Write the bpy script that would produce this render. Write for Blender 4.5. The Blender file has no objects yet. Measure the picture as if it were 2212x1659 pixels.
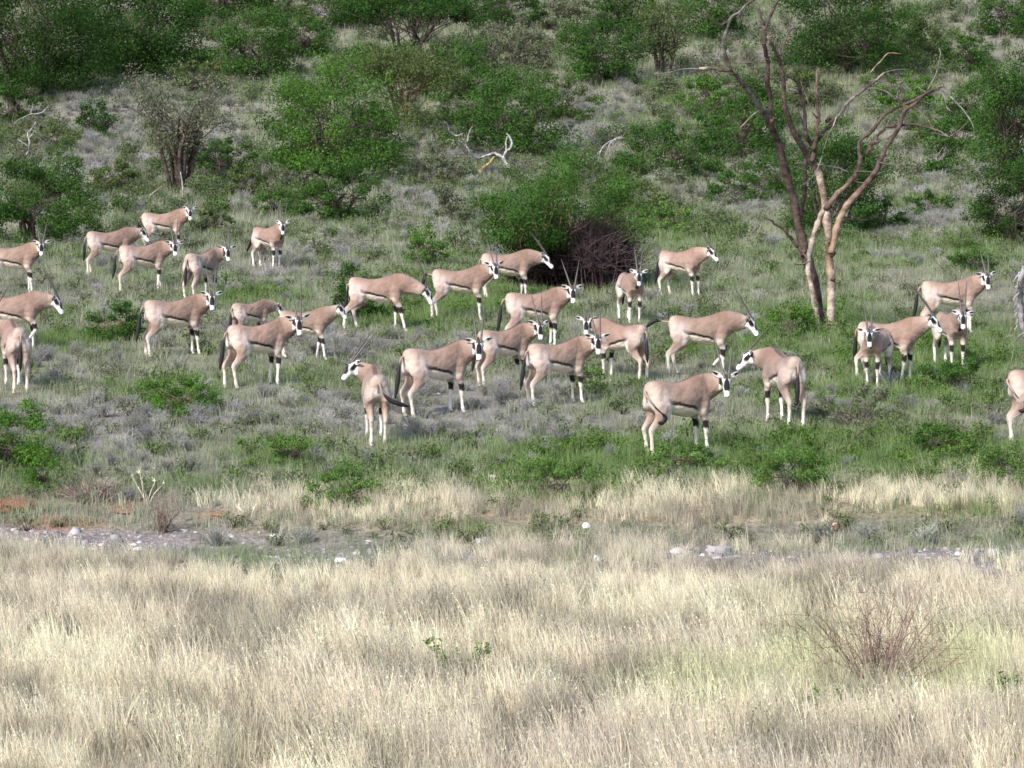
import bpy, bmesh, math, random
import numpy as np
from mathutils import Vector

R = math.radians
scene = bpy.context.scene
COL = scene.collection
rng = np.random.default_rng(7)

# ------------------------------------------------------------------ camera, sky, sun, exposure
F_PX, CX, CY = 6452.0, 1106.0, 829.5          # photo measured on a 2212 x 1659 copy
PITCH = math.atan(428.0 / F_PX)
ZC = 6.62
cam_d = bpy.data.cameras.new('camera')
cam = bpy.data.objects.new('camera', cam_d)
COL.objects.link(cam)
cam.location = (0, 0, ZC)
cam.rotation_euler = (R(90) - PITCH, 0, 0)
cam_d.sensor_width = 36.0
cam_d.lens = 36.0 * F_PX / 2212.0
cam_d.clip_end = 3000
cam_d.clip_start = 0.5
scene.camera = cam

SUN_EL, SUN_AZ = R(40), R(-36)                # azimuth: direction the light comes from, 0 = behind the camera, + = right
world = bpy.data.worlds.new('World')
scene.world = world
world.use_nodes = True
wn = world.node_tree.nodes
wl = world.node_tree.links
sky = wn.new('ShaderNodeTexSky')
sky.sky_type = 'NISHITA'
sky.sun_disc = False
sky.sun_elevation = SUN_EL
sun_from = Vector((math.sin(SUN_AZ) * math.cos(SUN_EL), -math.cos(SUN_AZ) * math.cos(SUN_EL), math.sin(SUN_EL)))
sky.sun_rotation = math.atan2(sun_from.x, sun_from.y)
sky.air_density = 1.0
sky.dust_density = 1.5
bg = wn['Background']
bg.inputs['Strength'].default_value = 0.15
wl.new(sky.outputs['Color'], bg.inputs['Color'])
sun_d = bpy.data.lights.new('sun', 'SUN')
sun_d.energy = 3.15
sun_d.angle = R(8.0)
sun_d.color = (1.0, 0.95, 0.91)
sun = bpy.data.objects.new('sun', sun_d)
COL.objects.link(sun)
sun.rotation_euler = sun_from.to_track_quat('Z', 'Y').to_euler()
sun.location = (-20, -20, 40)
scene.view_settings.view_transform = 'Standard'
scene.view_settings.look = 'None'
scene.view_settings.gamma = 1.0
scene.view_settings.use_curve_mapping = False
scene.view_settings.exposure = 0.92
scene.cycles.max_bounces = 6
scene.cycles.diffuse_bounces = 3
scene.cycles.transmission_bounces = 3
scene.cycles.transparent_max_bounces = 4
scene.cycles.filter_width = 1.6

# ------------------------------------------------------------------ terrain
SLOPE = 0.0595


def hash2(ix, iy, seed):
    n = (ix.astype(np.int64) * 374761393 + iy.astype(np.int64) * 668265263 + seed * 144665) & 0x7fffffff
    n = ((n ^ (n >> 13)) * 1274126177) & 0x7fffffff
    return ((n ^ (n >> 16)) & 0xffff) / 65535.0


def vnoise(x, y, s, seed=0):
    x = np.asarray(x, float) / s
    y = np.asarray(y, float) / s
    ix, iy = np.floor(x), np.floor(y)
    fx, fy = x - ix, y - iy
    fx = fx * fx * (3 - 2 * fx)
    fy = fy * fy * (3 - 2 * fy)
    a, b = hash2(ix, iy, seed), hash2(ix + 1, iy, seed)
    c, d = hash2(ix, iy + 1, seed), hash2(ix + 1, iy + 1, seed)
    return (a * (1 - fx) + b * fx) * (1 - fy) + (c * (1 - fx) + d * fx) * fy


def fbm(x, y, s, seed=0, o=3):
    v, a, t = 0, 0.5, 0
    for k in range(o):
        v = v + a * vnoise(x, y, s / 2 ** k, seed + k * 17)
        t += a
        a *= 0.5
    return v / t


def sstep(a, b, v):
    t = np.clip((np.asarray(v, float) - a) / (b - a), 0, 1)
    return t * t * (3 - 2 * t)


def ground(x, y):
    x = np.asarray(x, float)
    y = np.asarray(y, float)
    z = SLOPE * y
    u = np.maximum(y - 92, 0)
    k = 0.0012
    um = 90.0
    z = z + np.where(u < um, k * u * u, k * um * um + 2 * k * um * (u - um))
    z = z + 3.6 * sstep(18, 3, y)
    amp = 0.10 + 0.012 * np.clip(y - 60, 0, 60)
    z = z + (fbm(x, y, 9.0, 3) - 0.5) * amp + (fbm(x, y, 1.1, 5, 2) - 0.5) * 0.10
    z = z - 0.22 * np.exp(-((y - 37.6 - 0.05 * x) / 1.1) ** 2)      # shallow stony wash
    return z


_cp, _sp = math.cos(PITCH), math.sin(PITCH)


def ray(px, py):
    a, b = (px - CX) / F_PX, (CY - py) / F_PX
    return np.array([a, _cp + b * _sp, -_sp + b * _cp])


def at(px, py):
    d = ray(px, py)
    d = d / d[1]
    ys = np.arange(20, 420, 0.05)
    zz = ZC + d[2] * ys - ground(d[0] * ys, ys)
    i = int(np.argmax(zz <= 0))
    if zz[i] > 0:
        i = len(ys) - 1
    y = ys[i]
    return Vector((d[0] * y, y, float(ground(d[0] * y, y))))


def at_depth(px, py, y):
    d = ray(px, py)
    d = d / d[1]
    return Vector((d[0] * y, y, ZC + d[2] * y))


def proj(x, y, z):
    yy = y * _cp - (z - ZC) * _sp
    uu = y * _sp + (z - ZC) * _cp
    return CX + F_PX * x / yy, CY - F_PX * uu / yy


def ppm(p):
    return F_PX / (p[1] * _cp - (p[2] - ZC) * _sp)


# ------------------------------------------------------------------ helpers
def tag(o, label=None, cat=None, group=None, kind=None):
    if label: o['label'] = label
    if cat: o['category'] = cat
    if group: o['group'] = group
    if kind: o['kind'] = kind
    return o


def empty(name, loc, rz=0.0, s=1.0):
    o = bpy.data.objects.new(name, None)
    o.empty_display_size = 0.3
    COL.objects.link(o)
    o.location = loc
    o.rotation_euler = (0, 0, rz)
    o.scale = (s, s, s)
    return o


def make_mesh(name, verts, faces, col=None, smooth=False):
    """verts (n,3); faces: array (m,3) or (m,4), or a list of such arrays."""
    if isinstance(faces, np.ndarray):
        faces = [faces]
    me = bpy.data.meshes.new(name)
    verts = np.ascontiguousarray(verts, dtype=np.float32)
    me.vertices.add(len(verts))
    me.vertices.foreach_set('co', verts.ravel())
    loops = np.concatenate([f.ravel() for f in faces]).astype(np.int32)
    tot = np.concatenate([np.full(len(f), f.shape[1], np.int32) for f in faces])
    st = np.concatenate([[0], np.cumsum(tot)[:-1]]).astype(np.int32)
    me.loops.add(len(loops))
    me.loops.foreach_set('vertex_index', loops)
    me.polygons.add(len(tot))
    me.polygons.foreach_set('loop_start', st)
    if smooth:
        me.polygons.foreach_set('use_smooth', np.ones(len(tot), bool))
    me.update(calc_edges=True)
    if col is not None:
        set_col(me, col)
    return me


def set_col(me, col, name='col'):
    c = np.ones((len(me.vertices), 4), np.float32)
    c[:, :3] = col
    a = me.color_attributes.new(name, 'FLOAT_COLOR', 'POINT')
    a.data.foreach_set('color', c.ravel())


def link(name, me, mat=None, parent=None):
    o = bpy.data.objects.new(name, me)
    COL.objects.link(o)
    if mat and not me.materials:
        me.materials.append(mat)
    if parent:
        o.parent = parent
    return o


class MB:
    def __init__(self):
        self.v, self.f, self.c, self.n = [], [], [], 0

    def add(self, v, f, c):
        v = np.asarray(v, float)
        self.v.append(v)
        for a in (f if isinstance(f, list) else [f]):
            self.f.append(np.asarray(a) + self.n)
        self.c.append(np.broadcast_to(np.asarray(c, float), (len(v), 3)))
        self.n += len(v)

    def tube(self, pts, rad, c, n=6, cap=True, jit=0.0, r=None):
        v, f = tube(pts, rad, n, cap)
        if jit and r is not None:
            v = v + r.normal(0, jit, v.shape) * np.repeat(np.asarray(rad), n)[:, None] if not cap else v
        self.add(v, f, c if np.ndim(c) == 1 else np.vstack([np.repeat(c, n, 0), c[:1], c[-1:]]) if cap else np.repeat(c, n, 0))

    def mesh(self, name, smooth=False):
        q = [a for a in self.f if a.shape[1] == 4]
        t = [a for a in self.f if a.shape[1] == 3]
        fs = ([np.concatenate(q)] if q else []) + ([np.concatenate(t)] if t else [])
        return make_mesh(name, np.concatenate(self.v), fs, np.concatenate(self.c), smooth)

    def build(self, name, mat, parent=None, smooth=False):
        return link(name, self.mesh(name, smooth), mat, parent)


def tube(pts, rad, n=6, cap=True):
    pts = np.asarray(pts, float)
    m = len(pts)
    rad = np.broadcast_to(np.asarray(rad, float), (m,))
    T = np.gradient(pts, axis=0)
    T /= np.linalg.norm(T, axis=1)[:, None] + 1e-9
    ref = np.array([0.31, 0.92, 0.17])
    if abs(T.mean(0) @ ref) > 0.85:
        ref = np.array([0.9, -0.2, 0.3])
    S = np.cross(T, ref)
    S /= np.linalg.norm(S, axis=1)[:, None] + 1e-9
    U = np.cross(S, T)
    a = np.arange(n) / n * 2 * np.pi
    v = pts[:, None] + rad[:, None, None] * (np.cos(a)[None, :, None] * S[:, None] + np.sin(a)[None, :, None] * U[:, None])
    v = v.reshape(-1, 3)
    i = np.arange(m - 1)[:, None] * n
    j = np.arange(n)[None]
    k = (j + 1) % n
    f = [np.stack([i + j, i + k, i + n + k, i + n + j], -1).reshape(-1, 4)]
    if cap:
        v = np.vstack([v, pts[:1], pts[-1:]])
        jj, kk = np.arange(n), (np.arange(n) + 1) % n
        f.append(np.stack([np.full(n, m * n), kk, jj], -1))
        f.append(np.stack([np.full(n, m * n + 1), (m - 1) * n + jj, (m - 1) * n + kk], -1))
    return v, f


def spline(P, n):
    """Catmull-Rom through the control points, n samples."""
    P = np.asarray(P, float)
    if len(P) == 2:
        t = np.linspace(0, 1, n)[:, None]
        return P[0] * (1 - t) + P[1] * t
    Q = np.vstack([2 * P[0] - P[1], P, 2 * P[-1] - P[-2]])
    t = np.linspace(0, len(P) - 1 - 1e-6, n)
    i = t.astype(int)
    u = (t - i)[:, None]
    a, b, c, d = Q[i], Q[i + 1], Q[i + 2], Q[i + 3]
    return 0.5 * (2 * b + (c - a) * u + (2 * a - 5 * b + 4 * c - d) * u ** 2 + (3 * b - a - 3 * c + d) * u ** 3)


# ------------------------------------------------------------------ materials
def mat_new(name):
    m = bpy.data.materials.new(name)
    m.use_nodes = True
    return m, m.node_tree.nodes, m.node_tree.links


def attr_node(n, name, kind='GEOMETRY'):
    a = n.new('ShaderNodeAttribute')
    a.attribute_name = name
    a.attribute_type = kind
    return a


def mult(n, l, a, b, fac=1.0):
    x = n.new('ShaderNodeMix')
    x.data_type = 'RGBA'
    x.blend_type = 'MULTIPLY'
    x.inputs['Factor'].default_value = fac
    l.new(a, x.inputs['A'])
    l.new(b, x.inputs['B'])
    return x.outputs['Result']


def noise_col(n, l, scale, lo, hi, detail=4):
    tc = n.new('ShaderNodeTexCoord')
    t = n.new('ShaderNodeTexNoise')
    t.inputs['Scale'].default_value = scale
    t.inputs['Detail'].default_value = detail
    l.new(tc.outputs['Object'], t.inputs['Vector'])
    r = n.new('ShaderNodeValToRGB')
    r.color_ramp.elements[0].position = 0.3
    r.color_ramp.elements[1].position = 0.7
    r.color_ramp.elements[0].color = (*lo, 1)
    r.color_ramp.elements[1].color = (*hi, 1)
    l.new(t.outputs['Fac'], r.inputs['Fac'])
    return r.outputs['Color'], t.outputs['Fac']


def mat_coat():
    m, n, l = mat_new('oryx_coat')
    b = n['Principled BSDF']
    a = attr_node(n, 'col')
    c, f = noise_col(n, l, 3.2, (0.76, 0.73, 0.72), (1.14, 1.15, 1.16), 9)
    l.new(mult(n, l, a.outputs['Color'], c), b.inputs['Base Color'])
    b.inputs['Roughness'].default_value = 0.72
    b.inputs['Specular IOR Level'].default_value = 0.2
    b.inputs['Sheen Weight'].default_value = 0.12
    c2, f2 = noise_col(n, l, 60.0, (0, 0, 0), (1, 1, 1), 4)          # hair
    c3, f3 = noise_col(n, l, 5.0, (0, 0, 0), (1, 1, 1), 2)           # muscle and folds
    b1, b2 = n.new('ShaderNodeBump'), n.new('ShaderNodeBump')
    b1.inputs['Strength'].default_value = 0.75
    b1.inputs['Distance'].default_value = 0.07
    b2.inputs['Strength'].default_value = 0.25
    b2.inputs['Distance'].default_value = 0.012
    l.new(f3, b1.inputs['Height'])
    l.new(f2, b2.inputs['Height'])
    l.new(b1.outputs['Normal'], b2.inputs['Normal'])
    l.new(b2.outputs['Normal'], b.inputs['Normal'])
    return m


def mat_simple(name, rough=0.6, spec=0.3, nz=None, bump=0.0, bscale=30):
    m, n, l = mat_new(name)
    b = n['Principled BSDF']
    a = attr_node(n, 'col')
    out = a.outputs['Color']
    if nz:
        c, f = noise_col(n, l, nz[0], (nz[1],) * 3, (nz[2],) * 3, 5)
        out = mult(n, l, out, c)
    l.new(out, b.inputs['Base Color'])
    b.inputs['Roughness'].default_value = rough
    b.inputs['Specular IOR Level'].default_value = spec
    if bump:
        c2, f2 = noise_col(n, l, bscale, (0, 0, 0), (1, 1, 1), 5)
        bp = n.new('ShaderNodeBump')
        bp.inputs['Strength'].default_value = bump
        bp.inputs['Distance'].default_value = 0.03
        l.new(f2, bp.inputs['Height'])
        l.new(bp.outputs['Normal'], b.inputs['Normal'])
    return m


def mat_leaf(name, tint=False, trans=0.30):
    m, n, l = mat_new(name)
    n.remove(n['Principled BSDF'])
    out = n['Material Output']
    a = attr_node(n, 'col')
    c = a.outputs['Color']
    if tint:
        t = attr_node(n, 'tint', 'INSTANCER')
        c = mult(n, l, c, t.outputs['Color'])
    d = n.new('ShaderNodeBsdfDiffuse')
    tr = n.new('ShaderNodeBsdfTranslucent')
    mx = n.new('ShaderNodeMixShader')
    mx.inputs[0].default_value = trans
    l.new(c, d.inputs['Color'])
    l.new(c, tr.inputs['Color'])
    l.new(d.outputs[0], mx.inputs[1])
    l.new(tr.outputs[0], mx.inputs[2])
    l.new(mx.outputs[0], out.inputs['Surface'])
    return m


M_COAT = mat_coat()
M_HORN = mat_simple('horn', 0.45, 0.4, (25, 0.7, 1.25))
M_EYE = mat_simple('eye', 0.15, 0.6)
M_HAIR = mat_simple('tail_hair', 0.6, 0.3)
M_BARK = mat_simple('bark', 0.9, 0.1, (7, 0.38, 1.6), 0.9, 22)
M_ROCK = mat_simple('rock', 0.9, 0.1, (9, 0.8, 1.15), 0.5, 14)
M_LEAF = mat_leaf('leaf')
M_GRASS = mat_leaf('grass', True, 0.3)


def mat_ground():
    m, n, l = mat_new('ground')
    b = n['Principled BSDF']
    a = attr_node(n, 'col')
    c1, f1 = noise_col(n, l, 1.7, (0.72, 0.74, 0.72), (1.22, 1.18, 1.18), 8)
    c2, f2 = noise_col(n, l, 14.0, (0.6, 0.6, 0.62), (1.35, 1.32, 1.3), 8)
    o = mult(n, l, a.outputs['Color'], c1)
    o = mult(n, l, o, c2)
    l.new(o, b.inputs['Base Color'])
    b.inputs['Roughness'].default_value = 0.95
    b.inputs['Specular IOR Level'].default_value = 0.1
    bp = n.new('ShaderNodeBump')
    bp.inputs['Strength'].default_value = 0.7
    bp.inputs['Distance'].default_value = 0.06
    l.new(f2, bp.inputs['Height'])
    l.new(bp.outputs['Normal'], b.inputs['Normal'])
    return m


# ------------------------------------------------------------------ ground zones (in photo pixels, looked up for world points)
MAUVE = [  # bare grey-mauve soil and dry dwarf scrub: px, py, rx, ry, weight
    (330, 250, 190, 75, 1), (230, 340, 150, 60, 1), (440, 300, 90, 60, .8), (1000, 340, 110, 40, .9), (1340, 225, 130, 50, .8),
    (1290, 270, 90, 60, .9), (1970, 480, 150, 50, .9), (2080, 400, 110, 50, .9), (1600, 430, 130, 40, .6), (2150, 100, 90, 90, .6),
    (950, 440, 120, 50, .8), (620, 580, 140, 40, .8), (760, 745, 150, 38, 1), (540, 610, 160, 35, .7), (300, 560, 140, 50, .5),
    (1470, 690, 110, 25, .6), (450, 210, 40, 60, .7), (690, 690, 60, 60, .3),
    (420, 900, 330, 55, .9), (250, 940, 260, 60, .9), (1000, 900, 420, 55, .9), (1140, 930, 180, 45, 1), (700, 900, 120, 60, .8),
    (340, 1000, 230, 45, .6), (820, 1000, 300, 40, .5), (120, 800, 120, 50, .6), (1800, 870, 140, 30, .5)]
GREEN = [  # fresh green ground cover
    (560, 640, 110, 25, 1), (140, 735, 120, 22, 1), (860, 690, 180, 35, 1), (1000, 650, 200, 50, .8), (1740, 690, 180, 60, .8), (1600, 740, 160, 60, .7),
    (1950, 800, 300, 90, .9), (1450, 500, 130, 60, .8), (1450, 220, 180, 50, .6), (1840, 560, 250, 40, .6), (2100, 540, 160, 60, .5), (2000, 440, 90, 18, 1),
    (520, 1050, 160, 25, .5), (1300, 980, 250, 50, .9), (1850, 990, 350, 60, 1), (600, 1000, 90, 40, .6), (740, 1060, 170, 45, .9), (1200, 1050, 170, 45, .9),
    (1650, 1000, 200, 60, .8), (2080, 1105, 200, 12, 1), (1060, 1160, 110, 16, .9), (560, 1205, 130, 22, .6), (60, 980, 150, 60, .8), (380, 850, 140, 60, .7),
    (1750, 1440, 120, 60, .6), (1500, 1520, 300, 60, .35), (2100, 1480, 120, 70, .6), (700, 830, 200, 50, .5), (1330, 860, 100, 60, .4)]


def zones(px, py, x, y):
    g = np.zeros_like(px)
    mv = np.zeros_like(px)
    for (a, b, rx, ry, w) in GREEN:
        g = np.maximum(g, w * np.exp(-(((px - a) / rx) ** 2 + ((py - b) / ry) ** 2) * 1.1))
    for (a, b, rx, ry, w) in MAUVE:
        mv = np.maximum(mv, w * np.exp(-(((px - a) / rx) ** 2 + ((py - b) / ry) ** 2) * 1.1))
    n1 = fbm(x, y, 3.2, 11)
    g = np.clip(g + (n1 - 0.5) * 1.0 + 0.24, 0, 1)
    mv = np.clip(mv + (fbm(x, y, 2.6, 23) - 0.55) * 0.9, 0, 1)
    edge = 1238 - 54 * (1 - sstep(300, 600, px)) - 50 * sstep(560, 950, px) * (1 - .5 * sstep(1500, 1950, px)) + 44 * (vnoise(px, py * 0, 260, 4) - 0.5) + 18 * np.sin(px * 0.004)
    dry = sstep(edge - 30, edge + 22, py + 60 * (fbm(x, y, 1.5, 6, 3) - .5))                                      # near straw field
    band_mid = 1120 - 0.020 * px
    half = 46 + 20 * (vnoise(x, y * .4, 1.2, 61) - .5)
    band = np.exp(-((py - band_mid) / half) ** 4) * sstep(380, 640, px)
    dry = np.maximum(dry, band * (0.55 + 0.6 * (fbm(x, y, 1.6, 31) - 0.3)))
    gr_mid = np.where(px < 1200, 1160 + 0.042 * px, 1210)
    gravel = np.exp(-np.abs((py + 26 * (fbm(x, y, 1.8, 87) - .5) - gr_mid) / 27) ** 3) * np.where(px < 760, 1.0, np.where(px < 1350, .6, np.where(px < 1800, .85, 1.0)))
    gravel = gravel * (.35 + .65 * sstep(.36, .50, fbm(x, y, 1.3, 171, 3)))
    dry = dry * (1 - 0.75 * gravel * np.where(px < 760, 1, .5))
    return g, mv, np.clip(dry, 0, 1), np.clip(gravel, 0, 1)


def build_ground():
    ys = [-40.0]
    while ys[-1] < 520:
        y = ys[-1]
        ys.append(y + (0.16 if 24 < y < 60 else 0.3 if 20 < y < 110 else 0.7 if 15 < y < 200 else 3.0))
    ys = np.array(ys)
    u = np.linspace(-1, 1, 181)
    u = np.sign(u) * np.abs(u) ** 1.25
    Y, U = np.meshgrid(ys, u, indexing='ij')
    W = 22 + 0.26 * np.maximum(Y, 0)
    X = U * W
    Z = ground(X, Y)
    ys_c = np.maximum(Y, 20)
    px, py = proj(X, ys_c, ground(X, ys_c))
    g, mv, dry, gv = zones(px, py, X, Y)
    soil = np.array([0.19, 0.175, 0.14])
    c = np.ones(X.shape + (3,)) * soil
    grn = np.array([0.105, 0.135, 0.05])
    mvc = np.array([0.22, 0.195, 0.205])
    st = np.array([0.27, 0.215, 0.14])
    c = c * (1 - (g * .8)[..., None]) + grn * (g * .8)[..., None]
    c = c * (1 - (mv * .9)[..., None]) + mvc * (mv * .9)[..., None]
    c = c * (1 - (dry * .9)[..., None]) + st * (dry * .9)[..., None]
    c = c * (1 - gv[..., None]) + np.array([0.20, 0.18, 0.18]) * gv[..., None]
    for (a, b, rx, ry) in ((30, 1085, 75, 26), (270, 1090, 60, 12), (470, 1112, 40, 8), (120, 1130, 90, 14)):
        w = np.exp(-(((px - a) / rx) ** 2 + ((py - b) / ry) ** 2))[..., None]
        c = c * (1 - w) + np.array([0.25, 0.12, 0.07]) * w
    m, k = X.shape
    idx = np.arange(m * k).reshape(m, k)
    f = np.stack([idx[:-1, :-1], idx[:-1, 1:], idx[1:, 1:], idx[1:, :-1]], -1).reshape(-1, 4)
    me = make_mesh('ground', np.stack([X, Y, Z], -1).reshape(-1, 3), f, c.reshape(-1, 3), True)
    o = link('ground', me, mat_ground())
    tag(o, 'stony grey and straw coloured ground rising into a scrubby hillside', kind='structure')


build_ground()

# ------------------------------------------------------------------ where the animals stand
HERD = [
    # label, px, py, heading, options; from the back of the herd to the front
    dict(label='rearmost oryx on the left, looking at the viewer in front of the pale fallen branches', px=356, py=546, H=8, head=-80, tail='hang', npitch=30, seed=1),
    dict(label='oryx in profile with its head overlapping the rump of the rearmost one', px=240, py=594, H=24, head=5, hpitch=-60, npitch=20, legs=(2, -3, 8, -4), tail='close', seed=2),
    dict(label='oryx facing the viewer obliquely alone on the slope, dark tail swung out left', px=582, py=580, H=-48, head=-88, tail='back', npitch=32, seed=3, size=.97),
    dict(label='left oryx with tall pale horns, its rump cut by the left edge', px=30, py=634, H=4, head=-85, splay=9, npitch=30, tail='hang', seed=4),
    dict(label='walking oryx between the rear left pair and the oryx seen from behind', px=312, py=629, H=26, head=-78, npitch=22, legs=(10, -6, 6, -6), tail='hang', seed=5),
    dict(label='oryx seen from behind at left, looking back to the right', px=437, py=650, H=64, head=-72, nyaw=-48, npitch=30, tail='close', seed=6),
    dict(label='upper right oryx in clear grass, gazing away with slanting horns', px=1472, py=640, H=-40, head=-20, hpitch=-52, npitch=22, tail='hang', seed=7, size=.96),
    dict(label='oryx browsing with its muzzle at the dark thorn pile', px=1098, py=650, H=5, head=-10, hpitch=-52, npitch=6, tail='close', seed=8, horn=.7),
    dict(label='oryx with its black tail arched out behind it, in front of the browsing one', px=996, py=692, H=4, head=-72, npitch=30, tail='raise', seed=9, legs=(0, 3, 3, -3)),
    dict(label='oryx facing straight out with spread ears, right of the dark thorn pile', px=1362, py=696, H=-76, head=-90, npitch=22, tail='close', seed=10, splay=5, size=.95),
    dict(label='oryx stretching its lowered neck forward, long legs apart', px=818, py=713, H=-6, head=0, hpitch=-66, npitch=-14, legs=(0, 14, 4, -8), tail='close', seed=11, neck=.60),
    dict(label='oryx with widely forked horns against the dark thorn pile', px=1158, py=752, H=14, head=-82, splay=13, npitch=30, seed=12, tail='hang', horn=.72),
    dict(label='rear right oryx beyond the two that face out, looking at the viewer', px=2055, py=722, H=2, head=-82, npitch=36, splay=5, seed=13, tail='hang'),
    dict(label='young hornless oryx half hidden behind another, at left of centre', px=543, py=742, H=42, head=20, hpitch=-68, npitch=2, size=.74, horn=.10, tail='close', seed=14, neck=.46),
    dict(label='young oryx crossing behind the left centre oryx, in profile', px=662, py=776, H=-14, head=8, hpitch=-58, npitch=34, size=.84, horn=.30, legs=(-6, 12, 0, 0), tail='close', seed=15),
    dict(label='oryx walking in at the left edge with one foreleg lifted, head in profile', px=28, py=760, H=0, head=0, hpitch=-62, npitch=8, legs=(0, 0, 4, -6), bend=(1, 'fore'), seed=16),
    dict(label='oryx standing broadside at left with its black tail hanging clear', px=380, py=770, H=24, head=-82, npitch=30, tail='hang', seed=17),
    dict(label='oryx facing out at right, standing before the dead tree side oryx pair', px=2053, py=796, H=-78, head=-95, npitch=18, seed=18, size=.95, tail='close', splay=4),
    dict(label='oryx turned left, ears level, rump toward the one with the flicked tail', px=1342, py=820, H=136, head=-95, nyaw=45, npitch=26, tail='close', seed=19, size=.92, horn=.55),
    dict(label='oryx with its black tail flicked straight out, walking to the right', px=1518, py=812, H=-4, head=-4, hpitch=-58, npitch=6, legs=(-6, 0, 6, -10), bend=(0, 'fore'), tail='flick', seed=20),
    dict(label='right oryx in profile with raised head, behind the one facing out', px=1922, py=822, H=-22, head=-12, hpitch=-52, npitch=30, tail='close', seed=21, size=.96),
    dict(label='oryx facing out in front of the profile oryx at right', px=1893, py=834, H=-112, head=-92, npitch=16, tail='close', seed=22, size=.92, splay=5),
    dict(label='oryx at left of centre with paired white forelegs, ears spread', px=560, py=834, H=34, head=-75, npitch=30, tail='hang', seed=23),
    dict(label='oryx tucked behind the large centre one, its tail tuft beside that face', px=1090, py=834, H=38, head=-78, npitch=30, tail='hang', seed=24, size=.92),
    dict(label='oryx seen from behind at the lower left edge, turned to leave the picture', px=34, py=840, H=108, head=165, nyaw=60, npitch=24, hpitch=-58, tail='close', seed=25),
    dict(label='oryx right of the large centre one, standing in mauve scrub', px=1206, py=876, H=33, head=-82, npitch=30, tail='hang', seed=26, size=.97),
    dict(label='large oryx at the centre with ears stretched flat to both sides', px=944, py=898, H=34, head=-88, npitch=30, tail='hang', seed=27, size=1.03),
    dict(label='oryx from behind with its head turned left, rubbing near the front-most face', px=1690, py=916, H=106, head=172, nyaw=42, npitch=12, hpitch=-46, tail='close', seed=28, size=1.02),
    dict(label='oryx seen from the rear at centre left, looking back left, tail swung right', px=812, py=952, H=97, head=205, nyaw=62, npitch=34, hpitch=-48, tail='right', seed=29, size=.96),
    dict(label='oryx cut off by the right edge, only its hindquarters showing', px=2262, py=956, H=12, head=-40, seed=30, tail='wrap', size=1.03),
    dict(label='front-most oryx, biggest and stout, with its tail curled round its thigh', px=1468, py=980, H=33, head=-86, npitch=24, tail='wrap', seed=31, size=1.0, horn=.86, splay=10, stout=1.14),
]
OX = np.array([at(h['px'], h['py'])[:2] for h in HERD])


def clear_feet(x, y, keep=.2):
    """the animals have trodden and grazed the plants close round their legs"""
    d = np.full(x.shape, 9.)
    for ox, oy in OX:
        d = np.minimum(d, np.hypot((x - ox) / .95, (y - oy + .35) / 1.25))
    return keep + (1 - keep) * sstep(.75, 1.15, d)


# ------------------------------------------------------------------ scattered ground cover (stuff)
def blade_tuft(seed, n, h, spread, width, lean, col, colvar, segs=2, heads=0.0, wild=.55):
    r = np.random.default_rng(seed)
    mb = MB()
    for k in range(n):
        a = r.uniform(0, 2 * np.pi)
        rr = spread * math.sqrt(r.uniform())
        b = np.array([rr * math.cos(a), rr * math.sin(a), -0.02])
        hh = h * r.uniform(0.55, 1.1)
        la = r.uniform(0, 2 * np.pi)
        ld = np.array([math.cos(la), math.sin(la), 0]) * r.uniform(0.1, wild) + np.array([-1, 0, 0]) * lean
        t = np.linspace(0, 1, segs + 1)[:, None]
        p = b + np.array([0, 0, 1]) * hh * t * (1 - 0.15 * t * np.linalg.norm(ld)) + ld * hh * t ** 1.7 * 0.6
        wa = r.uniform(-0.9, 0.9)
        wd = np.array([math.cos(wa), math.sin(wa), 0]) * width * r.uniform(0.7, 1.3)
        w = (1 - t * 0.85)
        v = np.empty((2 * (segs + 1), 3))
        v[0::2] = p - wd * w
        v[1::2] = p + wd * w
        i = np.arange(segs)[:, None] * 2
        f = (i + np.array([[0, 1, 3, 2]]))
        c = np.array(col) * (1 + r.normal(0, colvar)) * (1 + r.normal(0, 0.05, 3))
        mb.add(v, f, np.clip(c, 0.005, 0.95))
        if r.uniform() < heads:
            for q in range(4):
                o = p[-1] + (p[-2] - p[-1]) * .14 * q + r.normal(0, 0.004, 3)
                s = 0.008
                vv = np.array([o, o + r.normal(0, s, 3), o + r.normal(0, s, 3) + np.array([0, 0, s * 1.5])])
                mb.add(vv, np.array([[0, 1, 2]]), np.clip(c * 1.15, 0, .9))
    return mb


def leaf_cloud(r, n, centers, rc, flat, ls, aspect, col, var, up=0.35):
    """n leaf quads scattered round centers (k,3); returns verts, faces, colours"""
    k = len(centers)
    ci = r.integers(0, k, n)
    rcv = np.broadcast_to(np.asarray(rc, float), (k,))[ci]
    d = r.normal(0, 1, (n, 3))
    d /= np.linalg.norm(d, axis=1)[:, None]
    p = centers[ci] + d * (rcv * r.uniform(0.15, 1, n) ** 0.5)[:, None] * np.array([1, 1, flat])
    nn = r.normal(0, .5, (n, 3)) + np.array([0, 0, up]) + d * 1.1
    nn /= np.linalg.norm(nn, axis=1)[:, None]
    a = np.cross(nn, r.normal(0, 1, (n, 3)))
    a /= np.linalg.norm(a, axis=1)[:, None] + 1e-9
    b = np.cross(nn, a)
    L = (ls * r.uniform(0.6, 1.4, n))[:, None]
    a = a * L * 0.5
    b = b * L * 0.5 * aspect
    v = np.stack([p - a, p + b, p + a, p - b], 1).reshape(-1, 3)
    f = np.arange(4 * n).reshape(n, 4)
    cl = r.normal(0, var, k)[ci] + r.normal(0, var * 0.7, n)
    c = np.asarray(col)[None] * (1 + cl)[:, None] * (1 + r.normal(0, 0.06, (n, 3)))
    return v, f, np.repeat(np.clip(c, 0.006, 0.9), 4, 0)


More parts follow.
